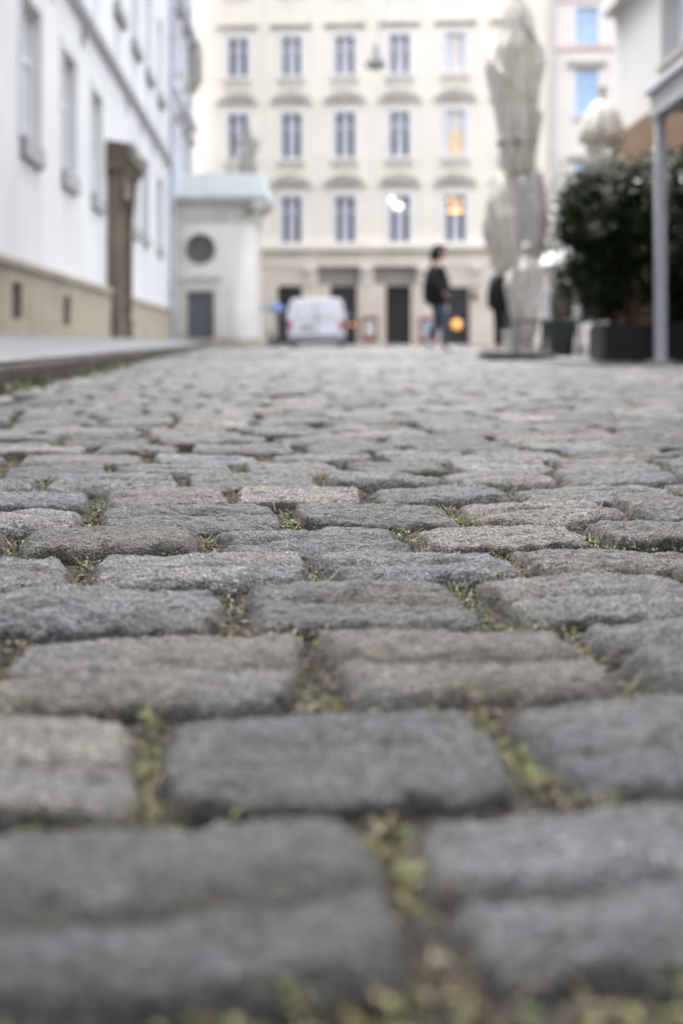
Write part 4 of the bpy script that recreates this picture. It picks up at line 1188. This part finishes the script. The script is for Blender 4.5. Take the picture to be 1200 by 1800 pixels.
# grey steel canopy frame
q = at(1160, 640, 12.35)
cf = empty("canopy_frame", (q.x, 12.35, 0), 0, "grey blue steel canopy frame with slim post in front of the hedge", "canopy frame")
zt = CAMH+(HZ-152)*12.35/FPX; zb_ = CAMH+(HZ-206)*12.35/FPX
for k, y in enumerate((0, -3.4, -6.8)):
    MB().box(-.046, .046, y-.046, y+.046, .018, zb_).build("post", M_steel, cf, bevel=.006)
    MB().box(-.11, .11, y-.11, y+.11, .018, .03).build("foot_plate", M_steel, cf)
MB().box(-.07, .07, -6.95, .10, zb_+.001, zt-.075).build("beam", M_steel, cf, bevel=.008)
MB().box(-.12, .10, -6.95, .12, zt-.07, zt).build("gutter", M_steel, cf, bevel=.01)
for y in (0, -1.7, -3.4, -5.1, -6.8): MB().box(.072, 1.85, y-.04, y+.04, zb_+.05, zt-.08).build("rafter", M_steel, cf)
MB().box(.102, 1.85, -6.95, .11, zt-.06, zt-.03).build("roof_sheet", mat("milky_roof_sheet",(0.5,0.5,0.48),.5,.05), cf)

# ------------------------------------------------------------------ planters with hedge
M_leaf = leaf_mat("evergreen_leaves", [(0.0, (0.022, 0.034, 0.014)), (0.5, (0.036, 0.062, 0.023)), (0.85, (0.075, 0.112, 0.045)), (1.0, (0.22, 0.22, 0.11))], rough=0.34)
M_stem = mat("brown_stems", (0.13, 0.075, 0.04), .8, .2, 10)
def hedge(name, x0, x1, y0, y1, label, lumps, nleaf, seed):
    h_ = empty(name, ((x0+x1)/2, (y0+y1)/2, 0), 0, label, "hedge", "potted hedges on the terrace")
    w_, d_ = (x1-x0)/2, (y1-y0)/2
    pm = MB(); pm.box(-w_, w_, -d_, d_, .018, .36); pm.build("planter", M_black, h_, bevel=.012)
    MB().box(-w_+.04, w_-.04, -d_+.04, d_-.04, .34, .365).build("potting_soil", M_soil, h_)
    r_ = np.random.default_rng(seed); st = MB()
    pts = []
    vol = sum((q[3]*q[4]*q[5]) for q in lumps)
    for (lx, ly, lz, rx, ry, rz) in lumps:
        per = int(nleaf*rx*ry*rz/vol)
        d = r_.normal(size=(per, 3)); d /= np.linalg.norm(d, axis=1, keepdims=True)
        rad = r_.random(per)**.42
        p_ = d*rad[:, None]*np.array([rx, ry, rz])+np.array([lx, ly, lz])
        p_ += .10*np.stack([fbm(p_[:,1]*4, p_[:,2]*4, seed+1., 2), fbm(p_[:,0]*4, p_[:,2]*4, seed+2., 2), fbm(p_[:,0]*4, p_[:,1]*4, seed+3., 2)], -1)
        pts.append(p_)
    P = np.concatenate(pts); P = P[P[:,2] > .38]
    keep = fbm(P[:,0]*5, P[:,1]*5+P[:,2]*3, P[:,2]*4, 2) > -.12
    P = P[keep]; n = len(P)
    tone = np.clip(r_.normal(.42, .22, n)+.25*fbm(P[:,0]*3, P[:,2]*3, 5., 2), 0, 1)
    V, F, T = leaf_cloud(P, r_.uniform(.04, .085, n), tone, r_, up=.3, slim=.5)
    link("foliage", np_mesh("foliage", V, F, {"tone": T}, smooth=False), M_leaf, h_)
    for k in range(34):
        bx, by = random.uniform(-w_+.1, w_-.1), random.uniform(-d_+.1, d_-.1)
        lu = random.choice(lumps)
        st.tube((bx, by, .35), (bx*.8+lu[0]*.2+random.uniform(-.1,.1), by+random.uniform(-.1,.1), lu[2]+random.uniform(-.1,.4)), .012, .005, 6)
    st.build("stems", M_stem, h_)
    return h_
hedge("planter_hedge", 2.36, 3.46, 12.62, 13.3, "dark evergreen hedge in a black planter beside the steel post", [(-.45,0,1.0,.55,.42,.75),(.1,0,1.2,.6,.45,.7),(.5,.0,1.0,.5,.4,.7),(-.35,.05,1.55,.45,.4,.42),(.15,.05,1.65,.5,.4,.36),(.5,.1,1.5,.45,.4,.3),(-.66,.1,1.3,.32,.35,.5),(0,0,.65,.62,.35,.38),(-.55,.05,.75,.3,.3,.35),(-.82,.1,1.15,.25,.3,.5),(-.35,-.05,.62,.4,.32,.26),(.3,-.05,.62,.4,.32,.26),(-.72,.05,1.55,.25,.3,.25)], 40000, 3)
hedge("planter_hedge", 3.5, 4.6, 12.70, 13.4, "dark evergreen hedge in a black planter right of the steel post, under the canopy", [(-.3,0,1.0,.45,.42,.65),(.2,0,1.2,.5,.45,.55),(.3,.0,.8,.4,.4,.45),(-.1,.05,1.5,.4,.4,.3),(-.25,-.05,.62,.35,.32,.26),(.2,-.05,.62,.35,.32,.26)], 22000, 5)
hedge("planter_hedge", 2.75, 4.2, 15.0, 15.7, "evergreen hedge in a black planter behind the nearest hedge", [(-.3,0,1.1,.5,.42,.75),(.2,0,1.35,.55,.45,.65),(-.15,.05,1.7,.42,.4,.4),(-.5,.1,1.45,.3,.35,.42),(-.75,.1,1.2,.35,.35,.6)], 20000, 8)
# small potted plant with pale blossoms, left of the hedge
pp = at(985, 625, 17.0)
fl = empty("potted_shrub", (pp.x, 17.0, 0), 0, "airy pale leaved shrub in a pot left of the dark hedge", "shrub")
MB().lathe([(.14,.018),(.20,.42),(.21,.46),(.17,.46),(.16,.40)],20).build("pot", M_teal, fl, True)
r_ = np.random.default_rng(77)
d = r_.normal(size=(900,3)); d /= np.linalg.norm(d,axis=1,keepdims=True)
P = d*(r_.random(900)**.4)[:,None]*np.array([.2,.2,.95])+np.array([0,0,1.5])
V,F,T = leaf_cloud(P, r_.uniform(.03,.07,900), np.clip(r_.normal(.55,.25,900),0,1), r_, up=.3)
link("foliage", np_mesh("foliage",V,F,{"tone":T},smooth=False), leaf_mat("pale_leaves",[(0,(0.05,0.06,0.035)),(.5,(0.16,0.17,0.10)),(.8,(0.45,0.42,0.34)),(1,(0.75,0.78,0.74))]), fl)
st = MB()
for k in range(9): st.tube((random.uniform(-.1,.1),random.uniform(-.1,.1),.42),(random.uniform(-.16,.16),random.uniform(-.16,.16),random.uniform(1.2,2.2)),.010,.004,6)
st.build("stems", M_stem, fl)

# ------------------------------------------------------------------ cafe chairs and table
def chair(loc, rz, label, shell, legs):
    c_ = empty("cafe_chair", loc, rz, label, "chair", "cafe chairs on the terrace")
    MB().box(-.21,.21,-.21,.21,.43,.46).build("seat", shell, c_, bevel=.012)
    bk = [(-.20,.46),(.20,.46),(.215,.75),(.17,.90),(.07,.955),(-.07,.955),(-.17,.90),(-.215,.75)]
    MB().prism(bk,.19,.23).build("backrest", shell, c_, bevel=.008)
    for sx in (-1,1):
        for sy in (-1,1): MB().tube((sx*.18,sy*.18,.43),(sx*.21,sy*.22,.018),.014,n=10).build("leg", legs, c_)
    return c_
q = at(978, 618, 19)
chair((q.x, 19, 0), R(170), "white shelled cafe chair between the pale parasol and the hedge", M_chairwhite, M_metal)
q = at(1010, 618, 17.6)
chair((q.x, 17.6, 0), R(120), "dark teal cafe chair beside the black planter", M_teal, M_metal)
q = at(1032, 620, 16.3)
chair((q.x, 16.3, 0), R(200), "dark teal cafe chair farthest right, tucked against the hedge", M_teal, M_metal)
q = at(955, 618, 17.5)
tb = empty("cafe_table", (q.x, 17.5, 0), 0, "low dark round cafe table behind the parasol base", "table")
MB().lathe([(.30,.44),(.31,.455),(.31,.47),(.02,.472)],24).build("tabletop", M_base, tb, True)
MB().tube((0,0,.05),(0,0,.45),.03).build("column", M_metal, tb)
MB().lathe([(.22,.018),(.22,.04),(.04,.07)],20).build("foot", M_metal, tb)
q = at(895, 618, 17.2)
pc = empty("stone_plinth", (q.x, 17.2, 0), 0, "short pale stone block at the foot of the folded parasols", "block")
m = MB(); m.box(-.09,.09,-.09,.09,0,.06); m.box(-.075,.075,-.075,.075,.059,.30); m.box(-.085,.085,-.085,.085,.299,.33); m.build("block", mat("pale_block",(0.62,0.60,0.56),.9,.08), pc, bevel=.006)

# ------------------------------------------------------------------ hanging street lamp on its span wire
q = at(660, 76, 42)
lm = empty("hanging_lamp", (q.x, 42, q.z), 0, "grey bell shaped street lamp hanging from a wire above the street", "street lamp")
MB().lathe([(.055,.0),(.075,-.05),(.075,-.22),(.10,-.26),(.15,-.34),(.26,-.55),(.31,-.66),(.31,-.70),(.27,-.70)],28).build("shade", mat("lamp_grey",(0.20,0.20,0.20),.5,.1), lm, True)
MB().lathe([(.20,-.70),(.18,-.76),(.08,-.80)],20).build("diffuser", M_plate, lm, True)
MB().tube((0,0,-.01),(.62,0,1.95),.012).build("cable", M_slate, lm)
sp_ = empty("span_wire", (0, 42, 0), 0, "thin wire strung across the street carrying the hanging lamp", "wire")
wx0 = wall_x(42)+.0; za = q.z+1.95
m = MB(); px_ = q.x+.62
m.tube((wx0, 0, za+.5), (px_, 0, za), .008, n=8); m.tube((px_, 0, za), tuple(MF.o+MF.d*10.5+Vector((0, 0, za+6.5))), .008, n=8)
m.build("wire", M_slate, sp_)
